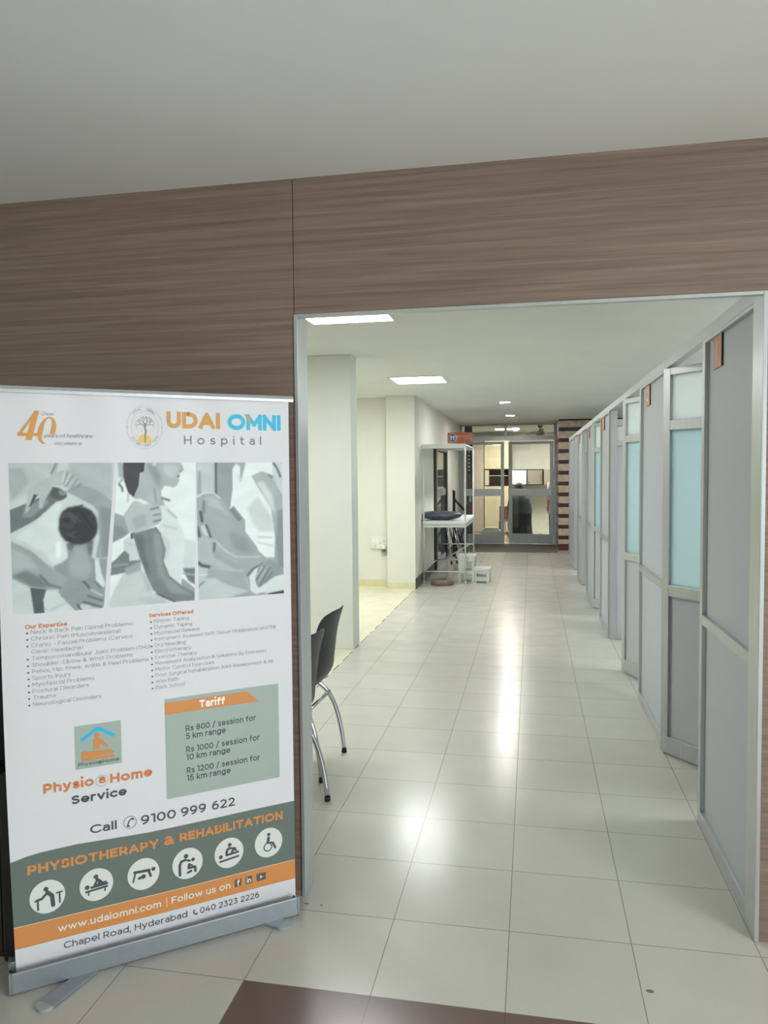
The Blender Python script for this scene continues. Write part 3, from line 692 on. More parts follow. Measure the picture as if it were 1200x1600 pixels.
# bundle of pale green sheets on a low stand, chair, bag
t = thing('low_stand', 'low beige stand under a bundle of pale green sheets', 'stand', (0.02, 16.2, 0))
fin('top', MB().box(-0.32, 15.95, 0.11, 0.24, 16.4, 0.13), M['taupe'], t, bevel=0.003)
for x in (-0.29, 0.21):
    for y in (15.98, 16.37): fin('leg', MB().box(x-.015, y-.015, 0, x+.015, y+.015, 0.11), M['taupe'], t)
rs = random.Random(3)
z = 0.13
for i in range(5):
    w = 0.24-0.02*i; cx = -0.05+rs.uniform(-.03, .03); hgt = 0.022+0.006*rs.random()
    P2 = [[(cx+w*a, 16.15+0.16*b_, z+hgt*(1-0.18*a*a)*(1+.05*math.sin(5*a+i))) for a in np.linspace(-1, 1, 13)] for b_ in np.linspace(-1, 1, 5)]
    P0 = [[(p[0], p[1], z+0.001) for p in row] for row in P2]
    m_ = MB().grid(P2).grid(P0)
    na, nb = 13, 5
    rim = [(0, j) for j in range(na-1)]+[(i_, na-1) for i_ in range(nb-1)]+[(nb-1, j) for j in range(na-1, 0, -1)]+[(i_, 0) for i_ in range(nb-1, 0, -1)]
    for q_ in range(len(rim)):
        a_, b2 = rim[q_], rim[(q_+1) % len(rim)]
        m_.f.append([a_[0]*na+a_[1], b2[0]*na+b2[1], 65+b2[0]*na+b2[1], 65+a_[0]*na+a_[1]]); m_.m.append(0); m_.smooth.append(False)
    o = fin('folded_sheet', m_, M['green_paper'] if i % 2 == 0 else M['bag'])
    tag(o, ['pale green folded sheet, bottom one of the bundle', 'white folded sheet, second from the bottom of the bundle', 'pale green folded sheet in the middle of the bundle', 'white folded sheet, second from the top of the bundle', 'pale green folded sheet on top of the bundle'][i], 'folded sheet', 'folded sheets on the low stand')
    z += hgt*1.04+.001
t = thing('plastic_chair', 'maroon plastic chair just visible between the two glass doors', 'chair', (0.24, 16.95, 0))
fin('seat', MB().box(0.08, 16.75, 0.36, 0.40, 17.15, 0.385), M['maroon'], t, bevel=0.01)
fin('backrest', MB().box(0.08, 17.12, 0.385, 0.40, 17.145, 0.72), M['maroon'], t, bevel=0.01)
for x in (0.095, 0.385):
    for y in (16.77, 17.13): fin('leg', MB().box(x-.014, y-.014, 0, x+.014, y+.014, 0.36), M['maroon'], t)
t = thing('chrome_walker', 'chrome walking frame seen in the gap between the two glass doors', 'walking frame', (0.36, 15.4, 0))
for x in (0.31, 0.37, 0.43): fin('leg', MB().tube([(x, 15.3+.3*(x-.3), 0.0), (x-.03, 15.35, 0.40), (x, 15.4, 0.66)], 0.011, 8), M['chrome'], t)
fin('hand_bar', MB().tube([(0.31, 15.4, 0.66), (0.43, 15.4, 0.66)], 0.013, 8), M['chrome'], t)
P = []
for i in range(13):
    v = i/12; row = []
    for k in range(18):
        a = 2*PI*k/18; r = (0.10*(1-v)**0.6+0.012)*(1+.12*math.sin(3*a+5*v)+.07*math.sin(7*a))
        row.append((1.02+r*1.15*math.cos(a)+.03*v, 15.6+r*math.sin(a), 0.004+0.20*v))
    row.append(row[0]); P.append(row)
tag(fin('carrier_bag', MB().grid(P), M['bag']), 'crumpled white bag on the floor behind the right glass door', 'bag')
def ceiling_fan(loc, rz, label):
    t = thing('ceiling_fan', label, 'fan', loc, rz, 'ceiling fans in the back room')
    fin('rod', MB().tube([(0, 0, 0), (0, 0, -.16)], 0.012, 10), M['fan'], t, world=False)
    fin('canopy', MB().lathe([(0, 0), (0.06, 0), (0.05, -.04), (0.014, -.06)], seg=20), M['fan'], t, world=False)
    fin('motor', MB().lathe([(0, -.12), (0.05, -.12), (0.105, -.15), (0.105, -.20), (0.06, -.235), (0, -.24)], seg=28), M['fan'], t, world=False)
    for k in range(3):
        a = 2*PI*k/3; R = Matrix.Rotation(a, 3, 'Z') @ Matrix.Rotation(math.radians(9), 3, 'X')
        fin('blade', MB().box(0.10, -.05, -.003, 0.52, .06, .003, R=R, O=(0, 0, -.175)), M['fan'], t, world=False, bevel=0.002)
    return t
f_ = ceiling_fan((1.06, 15.25, CH), 0.15, 'grey-brown ceiling fan behind the right fanlight, upper one in view')
dup(f_, (1.10, 16.75, CH-0.0), 0.9, 'grey-brown ceiling fan farther back behind the right fanlight')

# ------------------------------------------------------------------ people behind the glass
def skin_body(name, nodes, edges, m, parent, root=0):
    me = bpy.data.meshes.new(name+'_rig'); me.from_pydata([n[0] for n in nodes], edges, [])
    ob = bpy.data.objects.new(name+'_rig', me); COL.objects.link(ob)
    ob.modifiers.new('skin', 'SKIN'); ss = ob.modifiers.new('sub', 'SUBSURF'); ss.levels = 1; ss.render_levels = 1
    if not me.skin_vertices: 
        bpy.context.view_layer.objects.active = ob; bpy.ops.mesh.customdata_skin_add()
    for i, n in enumerate(nodes):
        r = n[1]; me.skin_vertices[0].data[i].radius = r if isinstance(r, tuple) else (r, r)
        me.skin_vertices[0].data[i].use_root = (i == root)
    bpy.context.view_layer.update()
    m2 = bpy.data.meshes.new_from_object(ob.evaluated_get(bpy.context.evaluated_depsgraph_get()))
    bpy.data.objects.remove(ob); bpy.data.meshes.remove(me)
    m2.name = name; m2.materials.clear(); m2.materials.append(m)
    m2.polygons.foreach_set('use_smooth', [True]*len(m2.polygons))
    o = bpy.data.objects.new(name, m2); COL.objects.link(o); o.parent = parent
    return o
def figure(J, hands, face):
    """J: dict of joints -> nodes/edges of one continuous body; hands: list of (wrist key, elbow key, curl axis)."""
    N, E, id_ = [], [], {}
    def nd(k, p, r): id_[k] = len(N); N.append((tuple(p), r))
    for k, (p, r) in J['nodes'].items(): nd(k, p, r)
    for a, b_ in J['edges']: E.append((id_[a], id_[b_]))
    for w, e, side in hands:
        W_ = Vector(N[id_[w]][0]); D = (W_-Vector(N[id_[e]][0])).normalized(); S = D.cross(Vector(face)).normalized()
        pm = W_+D*.045; nd(w+'p', pm, .024); E.append((id_[w], id_[w+'p']))
        kn = W_+D*.085; nd(w+'k', kn, .022); E.append((id_[w+'p'], id_[w+'k']))
        for i, (off, ln) in enumerate(((-.03, .062), (-.01, .075), (.01, .070), (.03, .055))):
            b0 = kn+S*off; m1 = b0+D*ln*.55+Vector(face)*.008; e1 = b0+D*ln*.85+Vector(face)*.03
            for q_, (p, r) in enumerate(((b0+D*.012, .0095), (m1, .009), (e1, .0075))):
                nd(f'{w}f{i}{q_}', p, r); E.append((id_[w+'k'] if q_ == 0 else id_[f'{w}f{i}{q_-1}'], id_[f'{w}f{i}{q_}']))
        for q_, p in enumerate((W_+D*.04+S*.04*side, W_+D*.075+S*.055*side)):
            nd(f'{w}t{q_}', p, .0105-.002*q_); E.append((id_[w+'p'] if q_ == 0 else id_[f'{w}t0'], id_[f'{w}t{q_}']))
    return N, E
# seated person seen from behind, facing away from the corridor
bx, by = 0.585, 16.05
J = {'nodes': {'pel': ((bx, by, .50), (.15, .12)), 'sp1': ((bx, by-.02, .66), (.14, .10)), 'sp2': ((bx, by-.03, .83), (.15, .10)), 'chest': ((bx, by-.02, .96), (.13, .09)), 'neck': ((bx, by, 1.065), .052),
    'jaw': ((bx, by+.03, 1.125), (.065, .07)), 'head': ((bx, by+.02, 1.20), (.078, .092)), 'crown': ((bx, by+.015, 1.275), (.06, .07)), 'nose': ((bx, by+.125, 1.17), .012), 'earL': ((bx-.085, by+.01, 1.185), .012), 'earR': ((bx+.085, by+.01, 1.185), .012),
    'shL': ((bx-.17, by-.02, .985), .055), 'shR': ((bx+.17, by-.02, .985), .055), 'elL': ((bx-.23, by+.02, .72), .042), 'elR': ((bx+.23, by+.0, .72), .042), 'wrL': ((bx-.18, by+.25, .60), .027), 'wrR': ((bx+.24, by+.08, .50), .027),
    'hipL': ((bx-.09, by+.05, .49), .085), 'hipR': ((bx+.09, by+.05, .49), .085), 'knL': ((bx-.11, by+.46, .50), .062), 'knR': ((bx+.11, by+.46, .50), .062), 'anL': ((bx-.11, by+.46, .09), .04), 'anR': ((bx+.11, by+.46, .09), .04), 'toL': ((bx-.12, by+.62, .045), .035), 'toR': ((bx+.12, by+.62, .045), .035)},
    'edges': [('pel', 'sp1'), ('sp1', 'sp2'), ('sp2', 'chest'), ('chest', 'neck'), ('neck', 'jaw'), ('jaw', 'head'), ('head', 'crown'), ('jaw', 'nose'), ('head', 'earL'), ('head', 'earR'), ('chest', 'shL'), ('chest', 'shR'), ('shL', 'elL'), ('shR', 'elR'), ('elL', 'wrL'), ('elR', 'wrR'), ('pel', 'hipL'), ('pel', 'hipR'), ('hipL', 'knL'), ('hipR', 'knR'), ('knL', 'anL'), ('knR', 'anR'), ('anL', 'toL'), ('anR', 'toR')]}
N, E = figure(J, [('wrL', 'elL', 1), ('wrR', 'elR', -1)], (0, 1, 0))
p_ = thing('person', 'person with dark hair in dark clothes, seated with back turned behind the right glass door', 'person')
skin_body('body', N, E, M['skin'], p_)
def ring_loft(rows, seg=32, fold=0.0, nf=9, a0=0.0, a1=2*PI):
    P = []
    for cx, cy_, z, rx, ry in rows:
        P.append([(cx+rx*(1+fold*math.sin(nf*a))*math.cos(a), cy_+ry*(1+fold*math.sin(nf*a))*math.sin(a), z) for a in np.linspace(a0, a1, seg+1).tolist()])
    return MB().grid(P)
fin('hair', MB().lathe([(0.0, .115), (.05, .105), (.085, .07), (.103, .02), (.107, -.03), (.10, -.075), (.085, -.10)], (bx, by-.008, 1.215), seg=28, sy=1.05), M['hair'], p_)
fin('upper_garment', ring_loft([(bx, by, 1.075, .062, .062), (bx, by-.01, 1.045, .13, .09), (bx, by-.02, 1.00, .215, .12), (bx, by-.02, .92, .245, .145), (bx+.01, by-.01, .80, .272, .16), (bx+.015, by, .66, .285, .175), (bx+.015, by, .60, .285, .18)], fold=.015), M['robe'], p_)
fin('long_skirt', ring_loft([(bx+.01, by, .66, .24, .165), (bx+.01, by+.05, .52, .27, .24), (bx+.01, by+.15, .40, .275, .36), (bx+.015, by+.16, .2, .285, .38), (bx+.02, by+.16, .02, .30, .40)], fold=.03, nf=11), M['robe2'], p_)
for s_ in (-1, 1):
    el = Vector(J['nodes']['elL' if s_ < 0 else 'elR'][0]); sh_ = Vector(J['nodes']['shL' if s_ < 0 else 'shR'][0]); wr_ = Vector(J['nodes']['wrL' if s_ < 0 else 'wrR'][0])
    fin('sleeve', MB().tube([sh_+Vector((0, 0, .015)), (sh_+el)/2, el, (el+wr_)/2, wr_], .06, 14, radii=[.07, .064, .06, .056, .05], cap=True), M['robe'], p_)
t = thing('stool', 'black padded stool under the seated person', 'stool', (bx, by, 0))
fin('seat', MB().lathe([(0, .36), (.17, .36), (.18, .375), (.18, .395), (.165, .405), (0, .405)], (bx, by, 0), seg=24), M['sofa'], t)
fin('pillar', MB().tube([(bx, by, .03), (bx, by, .36)], .025, 10), M['black_metal'], t)
fin('base', MB().lathe([(0, 0), (.17, 0), (.17, .02), (.03, .04), (0, .04)], (bx, by, 0), seg=24), M['black_metal'], t)
# second person in pink, mostly behind the right door frame
bx, by = 1.452, 16.0
J = {'nodes': {'pel': ((bx, by, .90), (.14, .11)), 'sp1': ((bx, by, 1.05), (.12, .09)), 'chest': ((bx, by, 1.28), (.13, .09)), 'neck': ((bx, by, 1.40), .05), 'jaw': ((bx, by-.03, 1.46), (.062, .068)), 'head': ((bx, by-.02, 1.53), (.075, .09)), 'crown': ((bx, by-.015, 1.60), (.055, .065)), 'nose': ((bx, by-.12, 1.50), .012), 'earL': ((bx-.082, by, 1.515), .012), 'earR': ((bx+.082, by, 1.515), .012),
    'shL': ((bx-.16, by, 1.31), .05), 'shR': ((bx+.16, by, 1.31), .05), 'elL': ((bx-.19, by-.01, 1.03), .038), 'elR': ((bx+.19, by-.01, 1.03), .038), 'wrL': ((bx-.20, by-.05, .79), .025), 'wrR': ((bx+.20, by-.05, .79), .025),
    'hipL': ((bx-.09, by, .84), .085), 'hipR': ((bx+.09, by, .84), .085), 'knL': ((bx-.10, by, .46), .058), 'knR': ((bx+.10, by, .46), .058), 'anL': ((bx-.10, by+.02, .09), .038), 'anR': ((bx+.10, by+.02, .09), .038), 'toL': ((bx-.11, by-.13, .042), .034), 'toR': ((bx+.11, by-.13, .042), .034)},
    'edges': [('pel', 'sp1'), ('sp1', 'chest'), ('chest', 'neck'), ('neck', 'jaw'), ('jaw', 'head'), ('head', 'crown'), ('jaw', 'nose'), ('head', 'earL'), ('head', 'earR'), ('chest', 'shL'), ('chest', 'shR'), ('shL', 'elL'), ('shR', 'elR'), ('elL', 'wrL'), ('elR', 'wrR'), ('pel', 'hipL'), ('pel', 'hipR'), ('hipL', 'knL'), ('hipR', 'knR'), ('knL', 'anL'), ('knR', 'anR'), ('anL', 'toL'), ('anR', 'toR')]}
N, E = figure(J, [('wrL', 'elL', 1), ('wrR', 'elR', -1)], (0, -1, 0))
p_ = thing('person', 'person in a pink top and blue jeans, cut off by the right glass door frame', 'person')
skin_body('body', N, E, M['skin'], p_)
fin('hair', MB().lathe([(0.0, .095), (.05, .085), (.08, .055), (.094, .01), (.097, -.03), (.095, -.10), (.08, -.2)], (bx, by+.012, 1.545), seg=28), M['hair'], p_)
fin('tunic', ring_loft([(bx, by, 1.40, .062, .06), (bx, by, 1.375, .12, .085), (bx, by, 1.33, .20, .11), (bx, by, 1.2, .195, .12), (bx, by, 1.02, .175, .115), (bx, by, .85, .20, .14), (bx, by, .60, .225, .165)], fold=.012), M['pink'], p_)
for s_, e_, w_2 in (('shL', 'elL', 'wrL'), ('shR', 'elR', 'wrR')):
    a, b_, c = (Vector(J['nodes'][k][0]) for k in (s_, e_, w_2))
    fin('sleeve', MB().tube([a+Vector((0, 0, .012)), (a+b_)/2, b_, (b_+c)/2], .05, 12, radii=[.062, .055, .052, .05]), M['pink'], p_)
for s_ in (-1, 1):
    fin('trouser_leg', MB().tube([(bx+.09*s_, by, .84), (bx+.10*s_, by, .46), (bx+.10*s_, by+.015, .10)], .08, 14, radii=[.10, .085, .075]), M['jeans'], p_)
# ------------------------------------------------------------------ a plain geometric stroke lettering for the printed banner
def _a(cx, cy_, rx, ry, a0, a1, st=22.5):
    n = max(2, int(abs(a1-a0)/st+.99))
    return [(cx+rx*math.cos(math.radians(a0+(a1-a0)*k/n)), cy_+ry*math.sin(math.radians(a0+(a1-a0)*k/n))) for k in range(n+1)]
def _o(cx, cy_, rx, ry): return _a(cx, cy_, rx, ry, 0, 360)
_S = lambda x, y0, y1: [(x, y0), (x, y1)]
GLY = {
'A': (.80, [[(0, 0), (.40, 1), (.80, 0)], [(.14, .32), (.66, .32)]]),
'B': (.63, [_S(0, 0, 1), [(0, 1), (.33, 1)]+_a(.33, .765, .23, .235, 90, -90)+[(0, .53)], [(0, .53), (.38, .53)]+_a(.38, .265, .25, .265, 90, -90)+[(0, 0)]]),
'C': (.80, [_a(.48, .5, .48, .5, 45, 315)]), 'D': (.78, [_S(0, 0, 1), [(0, 1), (.32, 1)]+_a(.32, .5, .46, .5, 90, -90)+[(0, 0)]]),
'E': (.56, [_S(0, 0, 1), [(0, 1), (.56, 1)], [(0, .52), (.50, .52)], [(0, 0), (.56, 0)]]), 'F': (.54, [_S(0, 0, 1), [(0, 1), (.54, 1)], [(0, .50), (.48, .50)]]),
'G': (.88, [_a(.48, .5, .48, .5, 45, 322), [(.86, .17), (.86, .48)]]), 'H': (.70, [_S(0, 0, 1), _S(.70, 0, 1), [(0, .5), (.70, .5)]]), 'I': (0, [_S(0, 0, 1)]),
'J': (.44, [[(.44, 1), (.44, .24)]+_a(.22, .24, .22, .24, 0, -150), [(.12, 1), (.44, 1)]]), 'K': (.66, [_S(0, 0, 1), [(0, .34), (.62, 1)], [(.22, .56), (.66, 0)]]), 'L': (.52, [[(0, 1), (0, 0), (.52, 0)]]),
'M': (.88, [_S(0, 0, 1), [(0, 1), (.44, .30), (.88, 1)], _S(.88, 0, 1)]), 'N': (.70, [_S(0, 0, 1), [(0, 1), (.70, 0)], _S(.70, 0, 1)]), 'O': (1.0, [_o(.5, .5, .5, .5)]),
'P': (.60, [_S(0, 0, 1), [(0, 1), (.32, 1)]+_a(.32, .69, .28, .31, 90, -90)+[(0, .38)]]), 'R': (.62, [_S(0, 0, 1), [(0, 1), (.32, 1)]+_a(.32, .69, .28, .31, 90, -90)+[(0, .38)], [(.36, .38), (.62, 0)]]),
'S': (.58, [_a(.29, .755, .26, .245, 35, 270)+_a(.29, .255, .29, .255, 90, -145)]), 'T': (.68, [[(0, 1), (.68, 1)], _S(.34, 0, 1)]), 'U': (.66, [[(0, 1), (0, .34)]+_a(.33, .33, .33, .33, 180, 360)+[(.66, 1)]]),
'V': (.78, [[(0, 1), (.39, 0), (.78, 1)]]), 'W': (1.16, [[(0, 1), (.30, 0), (.58, 1), (.86, 0), (1.16, 1)]]), 'Y': (.70, [[(0, 1), (.35, .40), (.70, 1)], _S(.35, 0, .40)]),
'a': (.48, [_a(.24, .47, .24, .25, 140, 0)+[(.48, 0)], [(.48, .42), (.21, .42)]+_a(.21, .21, .21, .21, 90, 270)+[(.30, .01), (.48, .15)]]),
'b': (.62, [_S(0, 0, 1.04), _o(.31, .36, .31, .36)]), 'c': (.54, [_a(.33, .36, .33, .36, 48, 312)]), 'd': (.62, [_S(.62, 0, 1.04), _o(.31, .36, .31, .36)]),
'e': (.62, [[(.02, .34), (.62, .34)]+_a(.32, .36, .31, .36, 0, 312)]), 'f': (.36, [_a(.33, .82, .18, .22, 80, 180)+[(.15, 0)], [(0, .69), (.36, .69)]]),
'g': (.62, [_o(.31, .36, .31, .36), [(.62, .72), (.62, 0)]+_a(.31, 0, .31, .27, 0, -145)]), 'h': (.54, [_S(0, 0, 1.04), [(0, .38)]+_a(.27, .43, .27, .29, 180, 0)+[(.54, 0)]]),
'i': (0, [_S(0, 0, .72), 'dot', ]), 'j': (.08, [[(.08, .72), (.08, -.10)]+_a(-.07, -.10, .15, .16, 0, -90), 'dotj']), 'k': (.50, [_S(0, 0, 1.04), [(0, .22), (.46, .72)], [(.17, .40), (.50, 0)]]), 'l': (0, [_S(0, 0, 1.04)]),
'm': (.92, [_S(0, 0, .72), [(0, .40)]+_a(.23, .45, .23, .27, 180, 0)+[(.46, 0)], [(.46, .40)]+_a(.69, .45, .23, .27, 180, 0)+[(.92, 0)]]), 'n': (.54, [_S(0, 0, .72), [(0, .38)]+_a(.27, .43, .27, .29, 180, 0)+[(.54, 0)]]), 'o': (.68, [_o(.34, .36, .34, .36)]),
'p': (.62, [_S(0, -.27, .72), _o(.31, .36, .31, .36)]), 'r': (.30, [_S(0, 0, .72), [(0, .38)]+_a(.27, .43, .27, .29, 180, 85)]), 's': (.46, [_a(.23, .545, .20, .175, 35, 270)+_a(.23, .185, .23, .185, 90, -150)]),
't': (.36, [[(.14, .92), (.14, .19)]+_a(.32, .19, .18, .19, 180, 285), [(0, .69), (.36, .69)]]), 'u': (.54, [[(0, .72), (0, .29)]+_a(.27, .29, .27, .29, 180, 360)+[(.54, .29)], _S(.54, 0, .72)]),
'v': (.58, [[(0, .72), (.29, 0), (.58, .72)]]), 'w': (.94, [[(0, .72), (.24, 0), (.47, .72), (.70, 0), (.94, .72)]]), 'x': (.52, [[(0, .72), (.52, 0)], [(0, 0), (.52, .72)]]), 'y': (.58, [[(0, .72), (.30, .02)], [(.58, .72), (.24, -.14)]+_a(.10, -.10, .15, .16, -25, -110)]), 'z': (.5, [[(0, .72), (.5, .72), (0, 0), (.5, 0)]]),
'0': (.66, [_o(.33, .5, .33, .5)]), '1': (.24, [[(0, 1), (.24, 1), (.24, 0)]]), '2': (.60, [_a(.29, .71, .28, .29, 150, -38)+[(.02, 0), (.60, 0)]]), '3': (.58, [[(.04, 1), (.52, 1), (.27, .60)]+_a(.28, .30, .30, .30, 90, -145)]),
'4': (.70, [[(.40, 1), (0, .27), (.70, .27)], _S(.50, 0, .52)]), '5': (.58, [[(.52, 1), (.11, 1), (.06, .58), (.28, .60)]+_a(.28, .30, .30, .30, 90, -145)]), '6': (.62, [_o(.32, .31, .30, .31), _a(.46, .40, .44, .60, 92, 188)]),
'7': (.58, [[(0, 1), (.58, 1), (.16, 0)]]),
'8': (.60, [_o(.30, .76, .24, .24), _o(.30, .26, .30, .26)]), '9': (.62, [_o(.30, .69, .30, .31), _a(.16, .60, .44, .60, -88, 8)]),
'&': (.68, [[(.68, 0), (.14, .66)]+_a(.30, .79, .19, .21, 215, -35)+_a(.25, .235, .25, .235, 120, 325)+[(.62, .44)]]), '@': (.9, [_a(.45, .33, .45, .52, -50, 300), _o(.45, .33, .21, .24), [(.66, .57), (.66, .20)]]),
'/': (.42, [[(0, -.12), (.42, 1.08)]]), '(': (.16, [_a(.40, .44, .40, .68, 135, 225)]), ')': (.16, [_a(-.24, .44, .40, .68, 45, -45)]), '.': (0, ['low']), ',': (.02, ['low', [(.02, .02), (-.05, -.16)]]), '-': (.34, [[(0, .36), (.34, .36)]]), '|': (0, [_S(0, -.2, 1.15)])}
def letter_shapes(t, w, gap):
    """-> list of ('strip', pts) / ('dot', (x, y, r)) in cap-height units, and the total advance"""
    out, x = [], 0.0
    fy = lambda y: w/2+y*(1-w)
    for ch in t:
        if ch == ' ': x += .40; continue
        adv, st = GLY[ch]
        for s in st:
            if s == 'dot': out.append(('dot', (x+w/2, .83+.90*w, w*.60)))
            elif s == 'dotj': out.append(('dot', (x+w/2+.08, .83+.90*w, w*.60)))
            elif s == 'low': out.append(('dot', (x+w/2, w*.58, w*.60)))
            else: out.append(('strip', [(x+w/2+px_, fy(py_)) for px_, py_ in s]))
        x += adv+w+gap
    return out, x-gap
